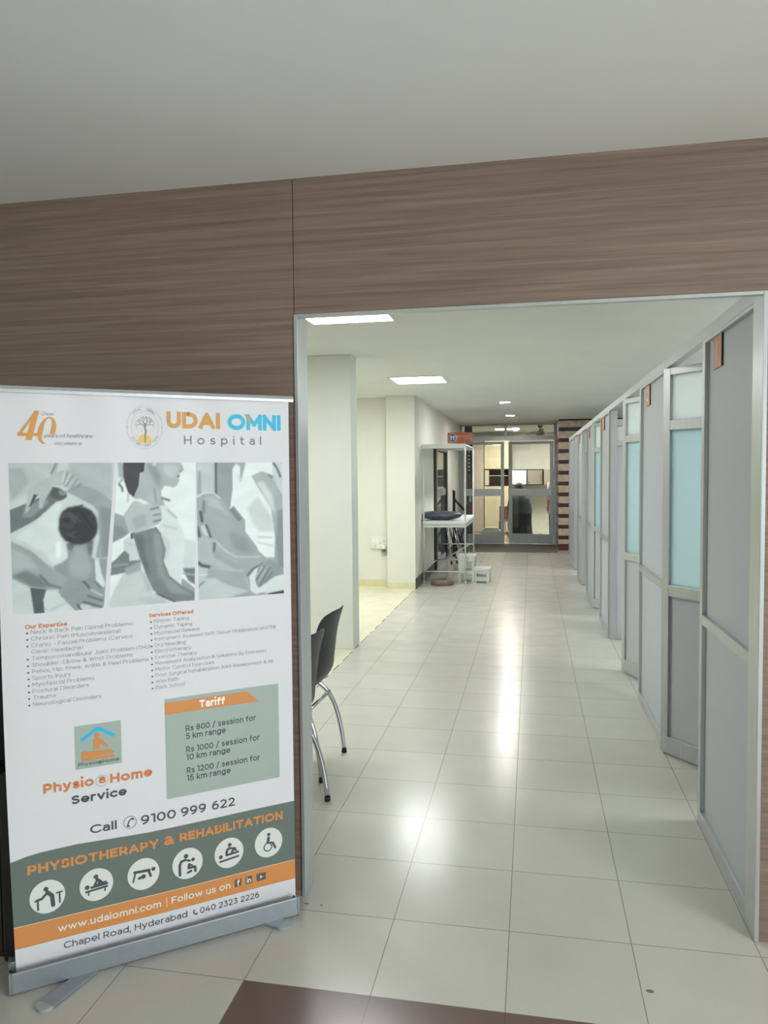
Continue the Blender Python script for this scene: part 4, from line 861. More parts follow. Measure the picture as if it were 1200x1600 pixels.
# ------------------------------------------------------------------ roll-up banner stand
# print coordinates: u along the banner, z up; the photographs on it are painted from these outlines (u, z in mm)
PHOTO_PAINT=[[
 ('p',188,14,[(42,1623),(196,1623),(172,1586),(120,1532),(37,1480)]),
 ('p',172,10,[(41,1587),(84,1593),(102,1548),(54,1497)]),
 ('p',178,12,[(212,1611),(341,1611),(338,1491),(279,1511),(216,1543)]),
 ('p',158,6,[(204,1520),(231,1544),(291,1523),(338,1487),(329,1307),(318,1304),(283,1310),(296,1372),(293,1454),(281,1473),(211,1514)]),
 ('p',140,12,[(299,1473),(337,1459),(331,1319),(303,1308),(301,1403)]),
 ('p',120,4,[(48,1466),(97,1487),(128,1502),(159,1525),(204,1509),(195,1494),(175,1488),(118,1435),(78,1412),(48,1395)]),
 ('p',146,8,[(86,1472),(147,1501),(155,1486),(104,1442),(79,1442)]),
 ('p',182,3,[(97,1523),(121,1544),(155,1565),(173,1602),(187,1608),(177,1577),(206,1589),(217,1580),(245,1549),(233,1530),(216,1524),(193,1537),(164,1539),(159,1522),(143,1492),(134,1467),(125,1471),(128,1502),(117,1513),(101,1466),(88,1454),(92,1487)]),
 ('p',92,5,[(164,1534),(182,1531),(204,1515),(204,1501),(184,1491),(159,1506)]),
 ('p',140,5,[(182,1525),(204,1517),(198,1505),(184,1510)]),
 ('p',85,3,[(113,1512),(124,1511),(104,1476),(98,1472)]),
 ('s',125,2.8,[(209,1577),(198,1542)]),
 ('s',125,2.8,[(224,1568),(203,1534)]),
 ('s',125,2.8,[(238,1558),(217,1527)]),
 ('s',120,3.1,[(248,1542),(222,1527)]),
 ('s',105,3.1,[(178,1605),(163,1574)]),
 ('s',215,3.1,[(203,1586),(194,1546)]),
 ('s',210,3.1,[(217,1574),(202,1543)]),
 ('p',214,10,[(117,1429),(175,1485),(192,1479),(179,1439),(178,1396),(199,1345),(201,1314),(164,1292),(137,1330),(61,1383)]),
 ('s',235,12.5,[(177,1359),(176,1322)]),
 ('p',148,7,[(200,1358),(204,1314),(187,1300),(161,1289),(179,1238),(173,1207),(195,1174),(305,1156),(310,1219),(282,1303),(271,1313),(278,1363)]),
 ('p',112,9,[(200,1358),(223,1357),(216,1335),(205,1339)]),
 ('p',118,9,[(258,1358),(278,1363),(271,1316),(262,1323)]),
 ('p',168,18,[(225,1344),(251,1343),(273,1279),(254,1242),(208,1258),(203,1289)]),
 ('p',214,4,[(280,1303),(291,1300),(309,1232),(306,1213),(282,1235)]),
 ('p',150,5,[(293,1306),(318,1303),(310,1225),(299,1261)]),
 ('p',56,9,[(182,1436),(190,1456),(207,1469),(232,1473),(255,1469),(275,1458),(289,1435),(292,1410),(290,1390),(281,1373),(269,1360),(240,1353),(217,1355),(197,1367),(186,1382),(179,1402)]),
 ('p',84,10,[(191,1451),(214,1455),(231,1437),(218,1407),(190,1411)]),
 ('s',84,4.4,[(201,1389),(226,1375)]),
 ('s',44,6.9,[(248,1449),(276,1404)]),
 ('e',66,9,[(207,1426),(20,23)]),
 ('e',48,6,[(202,1432),(10,11)]),
 ('s',96,3.1,[(191,1439),(214,1444),(227,1422)]),
 ('s',90,3.1,[(212,1385),(227,1394)]),
 ('s',95,2.8,[(228,1440),(242,1424)]),
 ('s',60,4.4,[(231,1468),(249,1475)]),
 ('p',206,6,[(133,1217),(173,1207),(223,1147),(219,1125),(128,1134)]),
 ('s',185,4.4,[(151,1156),(195,1174)]),
 ('p',160,5,[(47,1373),(101,1341),(141,1299),(169,1276),(199,1251),(196,1238),(173,1217),(139,1218),(95,1231),(47,1258)]),
 ('p',176,14,[(49,1353),(100,1320),(121,1282),(86,1287),(50,1275)]),
 ('p',128,12,[(50,1266),(85,1281),(121,1258),(145,1225),(95,1232)]),
 ('s',120,6.9,[(124,1263),(145,1234),(179,1222)]),
 ('p',98,4,[(95,1229),(139,1219),(130,1189),(133,1133),(105,1136)]),
 ('p',150,5,[(185,1234),(219,1241),(251,1233),(300,1191),(307,1175),(302,1149),(273,1152),(241,1177),(228,1146),(220,1147),(178,1198)]),
 ('s',82,4.4,[(247,1236),(262,1216)]),
 ('s',90,3.8,[(257,1191),(300,1172)]),
 ('s',85,3.8,[(244,1173),(296,1153)]),
 ('s',85,4.4,[(227,1165),(237,1146)]),
 ('s',150,7.5,[(260,1235),(289,1211)]),
 ('s',90,2.5,[(281,1234),(295,1211)]),
 ('s',195,4.4,[(268,1209),(300,1188)])],
[
 ('p',226,6,[(321,1623),(613,1623),(602,1122),(309,1148)]),
 ('p',205,12,[(558,1354),(607,1345),(605,1257),(552,1261)]),
 ('p',115,8,[(552,1259),(605,1257),(604,1194),(570,1216)]),
 ('s',160,5.3,[(555,1242),(592,1233)]),
 ('p',155,5,[(550,1227),(603,1179),(603,1166),(545,1205)]),
 ('p',165,14,[(355,1608),(377,1608),(376,1555),(359,1561)]),
 ('p',58,5,[(373,1611),(441,1611),(438,1578),(424,1574),(419,1533),(403,1496),(386,1512),(377,1543),(373,1564)]),
 ('s',80,4.1,[(358,1540),(368,1528),(369,1517)]),
 ('s',110,2.4,[(370,1555),(359,1543)]),
 ('s',150,2.4,[(386,1509),(384,1483)]),
 ('p',174,4,[(440,1611),(552,1611),(565,1583),(551,1577),(550,1565),(544,1558),(549,1551),(539,1531),(528,1526),(501,1533),(489,1514),(491,1495),(502,1464),(479,1465),(443,1475),(403,1494),(420,1533),(425,1574),(437,1578)]),
 ('p',150,16,[(444,1605),(470,1605),(490,1562),(486,1523),(469,1544)]),
 ('p',188,14,[(500,1599),(542,1599),(547,1580),(523,1556),(499,1568)]),
 ('s',145,5.3,[(468,1523),(473,1477)]),
 ('e',110,4,[(545,1562),(4,4)]),
 ('e',200,6,[(469,1602),(7,6)]),
 ('s',110,2.9,[(550,1579),(558,1577)]),
 ('s',90,4.7,[(491,1492),(515,1484)]),
 ('p',214,5,[(479,1465),(503,1469),(517,1452),(538,1426),(558,1376),(561,1344),(545,1201),(509,1235),(492,1286),(499,1323),(477,1392)]),
 ('s',178,5.9,[(508,1452),(536,1426)]),
 ('s',196,5.9,[(495,1403),(537,1389)]),
 ('p',198,14,[(489,1379),(512,1347),(504,1285),(493,1302)]),
 ('p',204,5,[(368,1360),(391,1374),(408,1334),(420,1297),(384,1290),(368,1336)]),
 ('s',185,4.1,[(371,1354),(399,1343)]),
 ('p',198,8,[(365,1255),(421,1269),(454,1190),(496,1165),(489,1132),(309,1148),(345,1220)]),
 ('p',176,16,[(415,1266),(438,1237),(454,1190),(437,1192)]),
 ('p',185,14,[(395,1170),(448,1175),(513,1148),(447,1142)]),
 ('p',124,5,[(325,1287),(344,1301),(370,1328),(384,1314),(384,1293),(419,1295),(418,1271),(380,1259),(348,1253),(323,1250)]),
 ('p',160,10,[(369,1269),(418,1291),(418,1260),(374,1248)]),
 ('s',150,5.9,[(335,1281),(378,1284)]),
 ('p',124,4,[(395,1384),(430,1389),(471,1399),(484,1379),(499,1323),(492,1286),(509,1237),(545,1205),(591,1176),(603,1166),(603,1147),(525,1150),(484,1169),(456,1193),(435,1244),(416,1306)]),
 ('p',146,16,[(459,1380),(480,1379),(493,1323),(486,1287),(503,1233),(542,1199),(584,1168),(514,1179),(473,1241),(463,1319)]),
 ('p',104,12,[(400,1377),(429,1372),(434,1308),(450,1246),(438,1253),(416,1309)]),
 ('s',70,3.5,[(466,1182),(507,1158),(525,1149)]),
 ('p',60,4,[(391,1383),(396,1383),(398,1364),(391,1364)]),
 ('p',158,4,[(339,1450),(370,1438),(394,1416),(390,1386),(366,1369),(328,1351)]),
 ('p',138,12,[(338,1415),(372,1396),(380,1380),(331,1356)]),
 ('p',182,3,[(370,1441),(400,1482),(423,1492),(432,1487),(452,1475),(479,1466),(488,1452),(489,1422),(477,1408),(438,1390),(409,1382),(395,1386),(383,1389)]),
 ('p',164,14,[(393,1431),(437,1442),(442,1405),(406,1391)]),
 ('p',225,6,[(403,1488),(423,1492),(452,1475),(435,1474)]),
 ('s',95,3.5,[(454,1456),(480,1462)]),
 ('s',105,3.2,[(463,1437),(485,1440)]),
 ('s',98,3.5,[(463,1416),(484,1421)])],
[
 ('p',162,6,[(591,1623),(924,1624),(916,1106),(580,1134)]),
 ('p',190,8,[(591,1623),(666,1623),(663,1482),(588,1484)]),
 ('p',155,6,[(611,1578),(620,1578),(619,1501),(606,1501)]),
 ('s',205,4.0,[(602,1584),(624,1590)]),
 ('s',85,6.3,[(671,1611),(669,1500)]),
 ('p',152,10,[(678,1611),(730,1611),(723,1449),(676,1494)]),
 ('p',200,5,[(866,1611),(909,1611),(907,1482),(868,1544)]),
 ('s',58,4.6,[(869,1608),(884,1585),(895,1557)]),
 ('p',128,6,[(712,1449),(727,1455),(756,1415),(742,1406)]),
 ('p',228,4,[(773,1611),(866,1611),(869,1563),(829,1575),(793,1561),(809,1529),(860,1448),(873,1339),(868,1275),(840,1275),(811,1303),(767,1363),(767,1410),(728,1461),(715,1449),(725,1515),(726,1586),(740,1604),(752,1592),(752,1536),(771,1599)]),
 ('p',202,14,[(775,1451),(814,1491),(859,1420),(868,1368),(812,1370),(787,1416)]),
 ('s',205,4.6,[(748,1567),(752,1545)]),
 ('s',190,4.6,[(812,1351),(861,1346)]),
 ('s',195,4.0,[(811,1332),(864,1317)]),
 ('s',170,3.5,[(837,1278),(868,1274)]),
 ('s',240,3.5,[(818,1338),(861,1339)]),
 ('p',172,4,[(791,1561),(826,1575),(863,1563),(875,1541),(904,1483),(906,1214),(876,1219),(873,1339),(860,1448),(809,1532)]),
 ('p',208,12,[(809,1538),(835,1541),(867,1490),(873,1432),(861,1445)]),
 ('p',140,12,[(883,1444),(907,1444),(906,1237),(880,1238),(874,1335)]),
 ('s',95,2.9,[(852,1563),(865,1555)]),
 ('p',164,4,[(597,1491),(628,1508),(659,1508),(680,1491),(717,1437),(760,1379),(805,1320),(822,1280),(827,1258),(800,1247),(770,1217),(755,1253),(714,1285),(677,1318),(654,1355),(629,1398),(602,1428)]),
 ('s',214,4.6,[(602,1492),(628,1506),(659,1507),(680,1488)]),
 ('p',182,12,[(634,1495),(662,1494),(716,1421),(679,1450),(639,1464)]),
 ('p',148,18,[(709,1375),(760,1357),(804,1301),(759,1297),(718,1324)]),
 ('s',205,3.5,[(662,1346),(695,1310),(733,1286),(817,1281)]),
 ('s',190,2.9,[(615,1471),(637,1485)]),
 ('p',178,6,[(597,1343),(625,1363),(652,1355),(686,1301),(733,1273),(764,1236),(732,1234),(605,1278)]),
 ('p',160,10,[(652,1340),(686,1301),(758,1246),(732,1241),(657,1290)]),
 ('s',70,7.5,[(616,1443),(620,1412)]),
 ('s',85,8.6,[(604,1391),(610,1363)]),
 ('p',202,4,[(615,1396),(632,1400),(646,1362),(628,1363),(619,1378)]),
 ('s',66,5.2,[(633,1398),(648,1357)]),
 ('s',90,5.8,[(660,1336),(658,1309)]),
 ('s',130,8.6,[(627,1477),(626,1440)]),
 ('p',192,6,[(595,1260),(644,1255),(758,1234),(782,1168),(737,1153),(592,1133)]),
 ('p',164,6,[(638,1254),(758,1232),(782,1163),(706,1190),(659,1218),(628,1220)]),
 ('s',70,7.5,[(599,1278),(617,1263),(641,1257)]),
 ('s',215,4.0,[(607,1231),(634,1232)]),
 ('s',140,5.8,[(603,1194),(622,1208)]),
 ('p',212,4,[(778,1216),(810,1252),(799,1202),(809,1174),(869,1213),(906,1216),(905,1155),(802,1152),(782,1165)]),
 ('s',70,3.5,[(772,1220),(790,1241),(827,1258)]),
 ('p',150,4,[(812,1251),(837,1264),(853,1271),(890,1244),(903,1217),(869,1210),(815,1175),(805,1179),(799,1200)]),
 ('s',96,3.5,[(833,1249),(803,1202)]),
 ('s',96,3.5,[(851,1243),(815,1182)]),
 ('s',182,4.0,[(826,1245),(799,1212)]),
 ('s',175,4.0,[(846,1247),(811,1198)]),
 ('s',100,2.9,[(863,1227),(832,1193)]),
 ('p',62,5,[(845,1152),(905,1160),(905,1139),(844,1144)]),
 ('s',160,4.6,[(730,1153),(769,1156)]),
 ('s',130,3.5,[(808,1153),(835,1154)])]]
BL = Vector((-0.665, -0.203, 0)); BA = math.atan2(0.561, 0.733)
bd = Vector((math.cos(BA), math.sin(BA), 0)); bn = Vector((bd.y, -bd.x, 0))
UC = 0.46
ban = thing('banner_stand', 'white roll-up hospital banner with photographs and a tariff box, on an aluminium base', 'banner stand', BL+bd*UC-bn*0.05, BA)
def surf(u, z, lay=0.0):
    e = math.exp(-max(0, u-.02)/.05)
    y = 0.0030*math.sin(u*31+.6)*math.exp(-(1.83-z)/.16)+0.0022*math.sin(u*9+z*1.3)+0.012*e*math.sin(PI*min(1, max(0, z/1.82)))
    du = -0.012*math.exp(-max(0, u-.02)/.03)*math.sin(PI*min(1, max(0, z/1.82)))
    return (u-UC+du, y-lay*0.0004, z)
class Print:
    def __init__(s): s.v = []; s.f = []; s.c = []
    def poly(s, pts, col, lay):
        n = len(s.v); s.v += [surf(u, z, lay) for u, z in pts]; s.c += [col]*len(pts); s.f.append(list(range(n, n+len(pts))))
    def mesh(s, V, Fs, col, lay):
        n = len(s.v); s.v += [surf(u, z, lay) for u, z in V]; s.c += [col]*len(V); s.f += [[n+i for i in f] for f in Fs]
    def patch(s, fu0, fu1, fz0, fz1, nu, nz, colf, lay):
        # cells between u limits (functions of z-fraction) and z limits (functions of u)
        n = len(s.v)
        for j in range(nz+1):
            b_ = j/nz
            for i in range(nu+1):
                a = i/nu
                u = fu0(b_)+(fu1(b_)-fu0(b_))*a; z = fz0(u)+(fz1(u)-fz0(u))*b_
                s.v.append(surf(u, z, lay)); s.c.append(colf(i, j))
        s.f += [[n+j*(nu+1)+i, n+j*(nu+1)+i+1, n+(j+1)*(nu+1)+i+1, n+(j+1)*(nu+1)+i] for j in range(nz) for i in range(nu)]
    def rect(s, u0, u1, z0, z1, col, lay, nu=24, nz=12):
        s.patch(lambda b_: u0, lambda b_: u1, lambda u: z0, lambda u: z1, nu, nz, lambda i, j: col, lay)
    def disc(s, u, z, r, col, lay, ry=None, n=40):
        ry = ry or r; s.poly([(u+r*math.cos(2*PI*k/n), z+ry*math.sin(2*PI*k/n)) for k in range(n)], col, lay)
    def ring(s, u, z, r, w, col, lay, ry=None, n=56, a0=0, a1=2*PI):
        ry = ry or r; V = []
        for k in range(n+1):
            a = a0+(a1-a0)*k/n; V += [(u+r*math.cos(a), z+ry*math.sin(a)), (u+(r-w)*math.cos(a), z+(ry-w)*math.sin(a))]
        s.mesh(V, [(2*k, 2*k+2, 2*k+3, 2*k+1) for k in range(n)], col, lay)
    def stroke(s, pts, w, col, lay):
        for (a, b_), (c, d) in zip(pts[:-1], pts[1:]):
            l = math.hypot(c-a, d-b_) or 1e-6; nx, nz = -(d-b_)/l*w/2, (c-a)/l*w/2
            t0 = math.atan2(nz, nx); q = [(a+w/2*math.cos(t0+PI*k/6), b_+w/2*math.sin(t0+PI*k/6)) for k in range(7)]+[(c+w/2*math.cos(t0+PI+PI*k/6), d+w/2*math.sin(t0+PI+PI*k/6)) for k in range(7)]
            s.poly(q, col, lay)
    def text(s, t, u0, z, h, col, lay=3, u1=None, bold=0.12, shear=0.0, rot=0.0, gap=None):
        shp, tot = letter_shapes(t, bold, (.15-.25*max(0, bold-.12)) if gap is None else gap)
        kk = (u1-u0)/tot if u1 else h
        c, sn = math.cos(rot), math.sin(rot)
        def P(x, y):
            x, y = (x+shear*y)*kk, y*h
            return (u0+x*c-y*sn, z+x*sn+y*c)
        hw = bold/2
        for kind, g in shp:
            lay += .015
            if kind == 'dot':
                s.poly([P(g[0]+g[2]*math.cos(2*PI*k/12), g[1]+g[2]*math.sin(2*PI*k/12)) for k in range(12)], col, lay); continue
            closed = math.hypot(g[0][0]-g[-1][0], g[0][1]-g[-1][1]) < 1e-6
            L_, R_ = [], []
            n = len(g)
            def flush():
                if len(L_) > 1: s.mesh([P(*p) for q in zip(L_, R_) for p in q], [(2*i, 2*i+2, 2*i+3, 2*i+1) for i in range(len(L_)-1)], col, lay)
            for i in range(n):
                a = g[i-1] if i else (g[-2] if closed else None); b_ = g[i+1] if i < n-1 else (g[1] if closed else None); p = g[i]
                d0 = None if a is None else Vector((p[0]-a[0], p[1]-a[1])).normalized(); d1 = None if b_ is None else Vector((b_[0]-p[0], b_[1]-p[1])).normalized()
                if d0 is not None and d1 is not None and d0.dot(d1) < .72 and 0 < i < n-1:
                    e = d0*hw*.25; L_.append((p[0]-d0.y*hw+e.x, p[1]+d0.x*hw+e.y)); R_.append((p[0]+d0.y*hw+e.x, p[1]-d0.x*hw+e.y)); flush(); L_.clear(); R_.clear()
                    s.poly([P(p[0]+hw*math.cos(2*PI*k/12), p[1]+hw*math.sin(2*PI*k/12)) for k in range(12)], col, lay)
                    L_.append((p[0]-d1.y*hw, p[1]+d1.x*hw)); R_.append((p[0]+d1.y*hw, p[1]-d1.x*hw)); continue
                d = (d0+d1).normalized() if d0 is not None and d1 is not None else (d0 if d1 is None else d1)
                m_ = hw/max(.5, d.dot(d1 if d1 is not None else d0))
                ex = 0
                if (i == 0 or i == n-1) and not closed: 
                    # flat ends run out to the full letter height on uprights and bars
                    ex = hw*(-1 if i == 0 else 1)
                L_.append((p[0]-d.y*m_+d.x*ex, p[1]+d.x*m_+d.y*ex)); R_.append((p[0]+d.y*m_+d.x*ex, p[1]-d.x*m_+d.y*ex))
            flush()
        return u0+tot*kk
def C(r, g, b, k=1.06): return srgb(*[min(255, v*k) for v in (r, g, b)])[:3]+(1.0,)
WHITE = C(226, 228, 231, 1.0); OR = C(206, 140, 84); ORT = C(204, 128, 86); GOLD = C(208, 152, 84); BLUE = C(46, 182, 222); GREY = C(104, 116, 110); TGREY = C(160, 174, 168); DK = C(84, 92, 96); MID = C(146, 154, 156); INK = C(78, 84, 90)
pr = Print()
pr.rect(0.021, 0.927, 0.030, 1.822, WHITE, 0, 90, 130)
# the three photographs
def paint(shapes, u0, u1, z0, z1, nu, nz, eL, eR):
    zz = np.linspace(z0, z1, nz+1)[:, None]; b_ = (zz-z0)/(z1-z0)
    uu = eL(b_)+(eR(b_)-eL(b_))*np.linspace(0, 1, nu+1)[None, :]; ZZ = np.repeat(zz, nu+1, 1)
    img = np.full(uu.shape, 200.0); px = (u1-u0)/nu*1000
    U, Z_ = uu*1000, ZZ*1000
    def blur(a, sg):
        if sg < 0.35: return a
        r = int(3*sg)+1; k = np.exp(-0.5*(np.arange(-r, r+1)/sg)**2); k /= k.sum()
        for ax in (0, 1):
            p = np.pad(a, [(r, r) if q == ax else (0, 0) for q in (0, 1)], mode='edge')
            a = sum(k[i]*(p[i:i+a.shape[0], :] if ax == 0 else p[:, i:i+a.shape[1]]) for i in range(2*r+1))
        return a
    for kind, tone, bl, pts in shapes:
        if kind == 'p':
            m = np.zeros(uu.shape)
            for du, dz in ((-.25, -.25), (.25, -.25), (-.25, .25), (.25, .25)):
                x, y = U+du*px, Z_+dz*px; ins = np.zeros(uu.shape, bool)
                for (xa, ya), (xb, yb) in zip(pts, pts[1:]+pts[:1]):
                    if ya == yb: continue
                    ins ^= ((ya > y) != (yb > y)) & (x < (xb-xa)*(y-ya)/(yb-ya)+xa)
                m += ins*0.25
            m = blur(m, bl*0.3/px)
        elif kind == 's':
            d = np.full(uu.shape, 1e9)
            for (xa, ya), (xb, yb) in zip(pts[:-1], pts[1:]):
                L2 = max(1e-6, (xb-xa)**2+(yb-ya)**2); t_ = np.clip(((U-xa)*(xb-xa)+(Z_-ya)*(yb-ya))/L2, 0, 1)
                d = np.minimum(d, np.hypot(U-xa-t_*(xb-xa), Z_-ya-t_*(yb-ya)))
            m = blur(np.clip((bl*.55-d)/px+0.5, 0, 1), 0.8)
        else:
            (cx, cy_), (rx, ry) = pts
            m = blur(np.clip((1-np.hypot((U-cx)/rx, (Z_-cy_)/ry))*min(rx, ry)/px+.5, 0, 1), bl*0.3/px)
        img = img*(1-m)+tone*m
    img = img+rng.normal(0, 1.6, img.shape)+3.5*np.sin(U*.05+np.cos(Z_*.043)*2)*np.sin(Z_*.037)
    return img
EDG = [(lambda b_: 0.0505-0.0025*b_, lambda b_: 0.303+0.045*b_), (lambda b_: 0.318+0.039*b_, lambda b_: 0.589+0.0145*b_), (lambda b_: 0.604+0*b_, lambda b_: 0.901+0*b_)]
for shp, (eL, eR) in zip(PHOTO_PAINT, EDG):
    nu, nz = 116, 184
    img = paint(shp, 0.05, 0.34, 1.148, 1.607, nu, nz, eL, eR)
    def colf(i, j, im=img):
        v = min(250.0, max(24.0, (im[j, i]-130)*1.08+132))
        return C(v-10, v, v, 1.05) if v > 90 else C(v, v+1, v+4, 1.04)
    pr.patch(eL, eR, lambda u: 1.148, lambda u: 1.607, nu, nz, colf, 1)
# "40 years" mark
pr.poly([(.121, 1.764), (.135, 1.764), (.112, 1.676), (.094, 1.676)], GOLD, 2)
pr.poly([(.124, 1.764), (.133, 1.764), (.084, 1.694), (.074, 1.694)], GOLD, 3)
pr.rect(.074, .130, 1.688, 1.697, GOLD, 4, 4, 1)
V = []
for k in range(41):
    a = math.radians(-18+330*k/40); 
    for rx, ry in ((.0245, .0405), (.0105+.004*abs(math.sin(a)), .0365)):
        V.append((.155+rx*math.cos(a)+.22*ry*math.sin(a), 1.7055+ry*math.sin(a)))
V = [p for i, p in enumerate(V) if not (i//2 > 36)]
pr.mesh(V, [(2*k, 2*k+2, 2*k+3, 2*k+1) for k in range(len(V)//2-1)], GOLD, 5)
pr.text('Over', .139, 1.7505, .0105, MID, u1=.176, shear=.25, bold=.13)
pr.text('years of healthcare', .146, 1.684, .0115, MID, lay=6, u1=.283, shear=.25, bold=.12)
pr.text('excellence', .174, 1.661, .0115, MID, u1=.251, shear=.25, bold=.12)
# round seal with a tree
su, sz, sr, sry = .4425, 1.7195, .0560, .0675
pr.ring(su, sz, sr, .0010, C(176, 182, 184), 2, sry); pr.ring(su, sz, sr*.76, .0009, C(176, 182, 184), 2, sry*.78)
for r_, t_, a0, a1 in ((.87, 'UDAI OMNI', 132, 48), (.87, 'ESTABLISHED 1975', 214, 326)):
    for i, ch in enumerate(t_):
        if ch == ' ': continue
        a = math.radians(a0+(a1-a0)*i/(len(t_)-1)); top = a0 < 180
        rr = r_-.05 if top else r_+.03
        pr.text(ch, su+sr*rr*math.cos(a)-(.0028 if top else .0018)*math.sin(a)*(1 if top else -1), sz+sry*rr*math.sin(a), .008 if top else .0065, MID, lay=3, rot=(a-PI/2) if top else (a+PI/2), bold=.13)
pr.disc(su-sr*.93, sz, .0017, MID, 3); pr.disc(su+sr*.93, sz, .0017, MID, 3)
pr.poly([(su+.022*math.cos(PI*k/20), sz-.048+.026*math.sin(PI*k/20)) for k in range(21)], C(226, 190, 96), 3)
for k in range(9):
    a = math.radians(18+18*k); pr.stroke([(su+.026*math.cos(a), sz-.046+.030*math.sin(a)), (su+.040*math.cos(a), sz-.046+.044*math.sin(a))], .0008, C(222, 200, 150), 2)
TR = C(128, 142, 132)
pr.stroke([(su, sz-.046), (su+.001, sz-.024), (su+.004, sz-.012), (su, sz+.002), (su+.002, sz+.012)], .0046, TR, 4)
rt_ = random.Random(11)
def twig(x, z, a, l, w, dep):
    x1, z1 = x+l*math.cos(a), z+l*math.sin(a); pr.stroke([(x, z), (x1, z1)], w, TR, 5)
    if dep:
        for q_ in (-1, 1): twig(x1, z1, a+q_*rt_.uniform(.3, .75), l*.72, w*.7, dep-1)
for a in (25, 65, 110, 150): twig(su+.001, sz+.004, math.radians(a), .013, .0020, 3)
# name
pr.text('UDAI', .512, 1.719, .0535, GOLD, u1=.687, bold=.255, gap=.09)
pr.text('OMNI', .713, 1.7165, .0535, BLUE, u1=.898, bold=.255, gap=.09)
pr.poly([(.7715, 1.7700), (.7795, 1.7700), (.7935, 1.7440), (.7890, 1.7340)], GOLD, 5)
pr.text('Hospital', .567, 1.667, .0285, C(112, 122, 130), u1=.828, bold=.13, gap=.66)
# the two lists
E1 = ['Neck & Back Pain (Spinal Problems)', 'Chronic Pain (Musculoskeletal)', 'Cranio - Fascial Problems (Cervico', 'Genic Headache)', 'Temporomandibular Joint Problem (TMJ)', 'Shoulder, Elbow & Wrist Problems', 'Pelvis, Hip, Knee, Ankle & Heel Problems', 'Sports Injury', 'Myofascial Problems', 'Postural Disorders', 'Trauma', 'Neurological Disorders']
E2 = ['Kinesio Taping', 'Dynamic Taping', 'Myofascial Release', 'Instrument Assisted Soft Tissue Mobilization (IASTM)', 'Dry Needling', 'Electrotherapy', 'Exercise Therapy', 'Movement Analysation & Solutions By Exercises', 'Motor Control Exercises', 'Post Surgical Rehabilitation Joint Replacement & All', 'Wax Bath', 'Back School']
pr.text('Our Expertise', .078, 1.1025, .0125, ORT, u1=.195, bold=.22); pr.text('Services Offered', .441, 1.1055, .0125, ORT, u1=.584, bold=.22)
kx1 = (.391-.093)/letter_shapes(E1[0], .095, .15)[1]; kx2 = (.869-.457)/letter_shapes(E2[3], .095, .15)[1]
for i, t_ in enumerate(E1):
    z = 1.0855-.02027*i
    pr.text(t_, .093, z, .0122, MID, u1=.093+letter_shapes(t_, .095, .15)[1]*kx1, bold=.095)
    if i != 3: pr.disc(.083, z+.0035, .0027, INK, 3, n=14)
for i, t_ in enumerate(E2):
    z = 1.0865-.0199*i
    pr.text(t_, .457, z, .0118, MID, u1=.457+letter_shapes(t_, .095, .15)[1]*kx2, bold=.095); pr.disc(.4465, z+.0035, .0027, INK, 3, n=14)
# tariff box
pr.rect(.483, .875, .494, .830, TGREY, 1)
pr.patch(lambda b_: .483, lambda b_: .803-.041*b_, lambda u: .777, lambda u: .817, 20, 2, lambda i, j: OR, 2)
pr.text('Tariff', .597, .785, .0255, C(240, 240, 236), u1=.684, bold=.25)
for z, a, b_, ua, ub in ((.7115, 'Rs 800 / session for', '5 km range', .792, .685), (.640, 'Rs 1000 / session for', '10 km range', .804, .699), (.569, 'Rs 1200 / session for', '15 km range', .804, .699)):
    pr.text(a, .550, z, .0200, INK, u1=ua, bold=.16); pr.text(b_, .550, z-.0262, .0200, INK, u1=ub, bold=.16)
# home service mark
pr.rect(.206, .345, .643, .782, TGREY, 1, 8, 8)
pr.stroke([(.228, .736), (.275, .767)], .010, BLUE, 3); pr.stroke([(.275, .767), (.321, .738)], .010, BLUE, 3)
pr.disc(.272, .744, .0082, OR, 4)
pr.poly([(.262, .735), (.280, .735), (.306, .706), (.302, .702), (.278, .716), (.280, .698), (.262, .698)], OR, 4)
pr.poly([(.226, .698), (.240, .699), (.240, .688), (.310, .692), (.322, .684), (.322, .680), (.228, .676), (.228, .668), (.226, .668)], OR, 5)
pr.rect(.226, .322, .667, .675, OR, 5, 3, 1); pr.stroke([(.242, .692), (.312, .690)], .006, OR, 5)
pr.text('Physio@Home', .214, .652, .0120, GREY, u1=.337, bold=.19)
pr.text('Physio', .113, .5845, .0300, ORT, u1=.259, bold=.24); pr.text('Home', .308, .5825, .0300, ORT, u1=.438, bold=.24)
pr.ring(.2830, .5955, .0185, .0012, MID, 3); pr.text('a', .2735, .587, .0290, ORT, u1=.2935, bold=.2)
pr.text('Service', .192, .535, .0275, INK, u1=.357, bold=.22)
pr.text('Call', .244, .4295, .0275, INK, u1=.324, bold=.165)
pr.ring(.365, .4425, .0205, .0014, INK, 3)
pr.stroke([(.371, .454), (.362, .447), (.359, .438), (.357, .431)], .0036, INK, 3); pr.stroke([(.371, .454), (.3755, .4505)], .0055, INK, 3); pr.stroke([(.357, .431), (.362, .430)], .0055, INK, 3)
pr.text('9100', .399, .4265, .0300, INK, u1=.511, bold=.165); pr.text('999', .528, .4260, .0300, INK, u1=.612, bold=.165); pr.text('622', .632, .4255, .0300, INK, u1=.712, bold=.165)
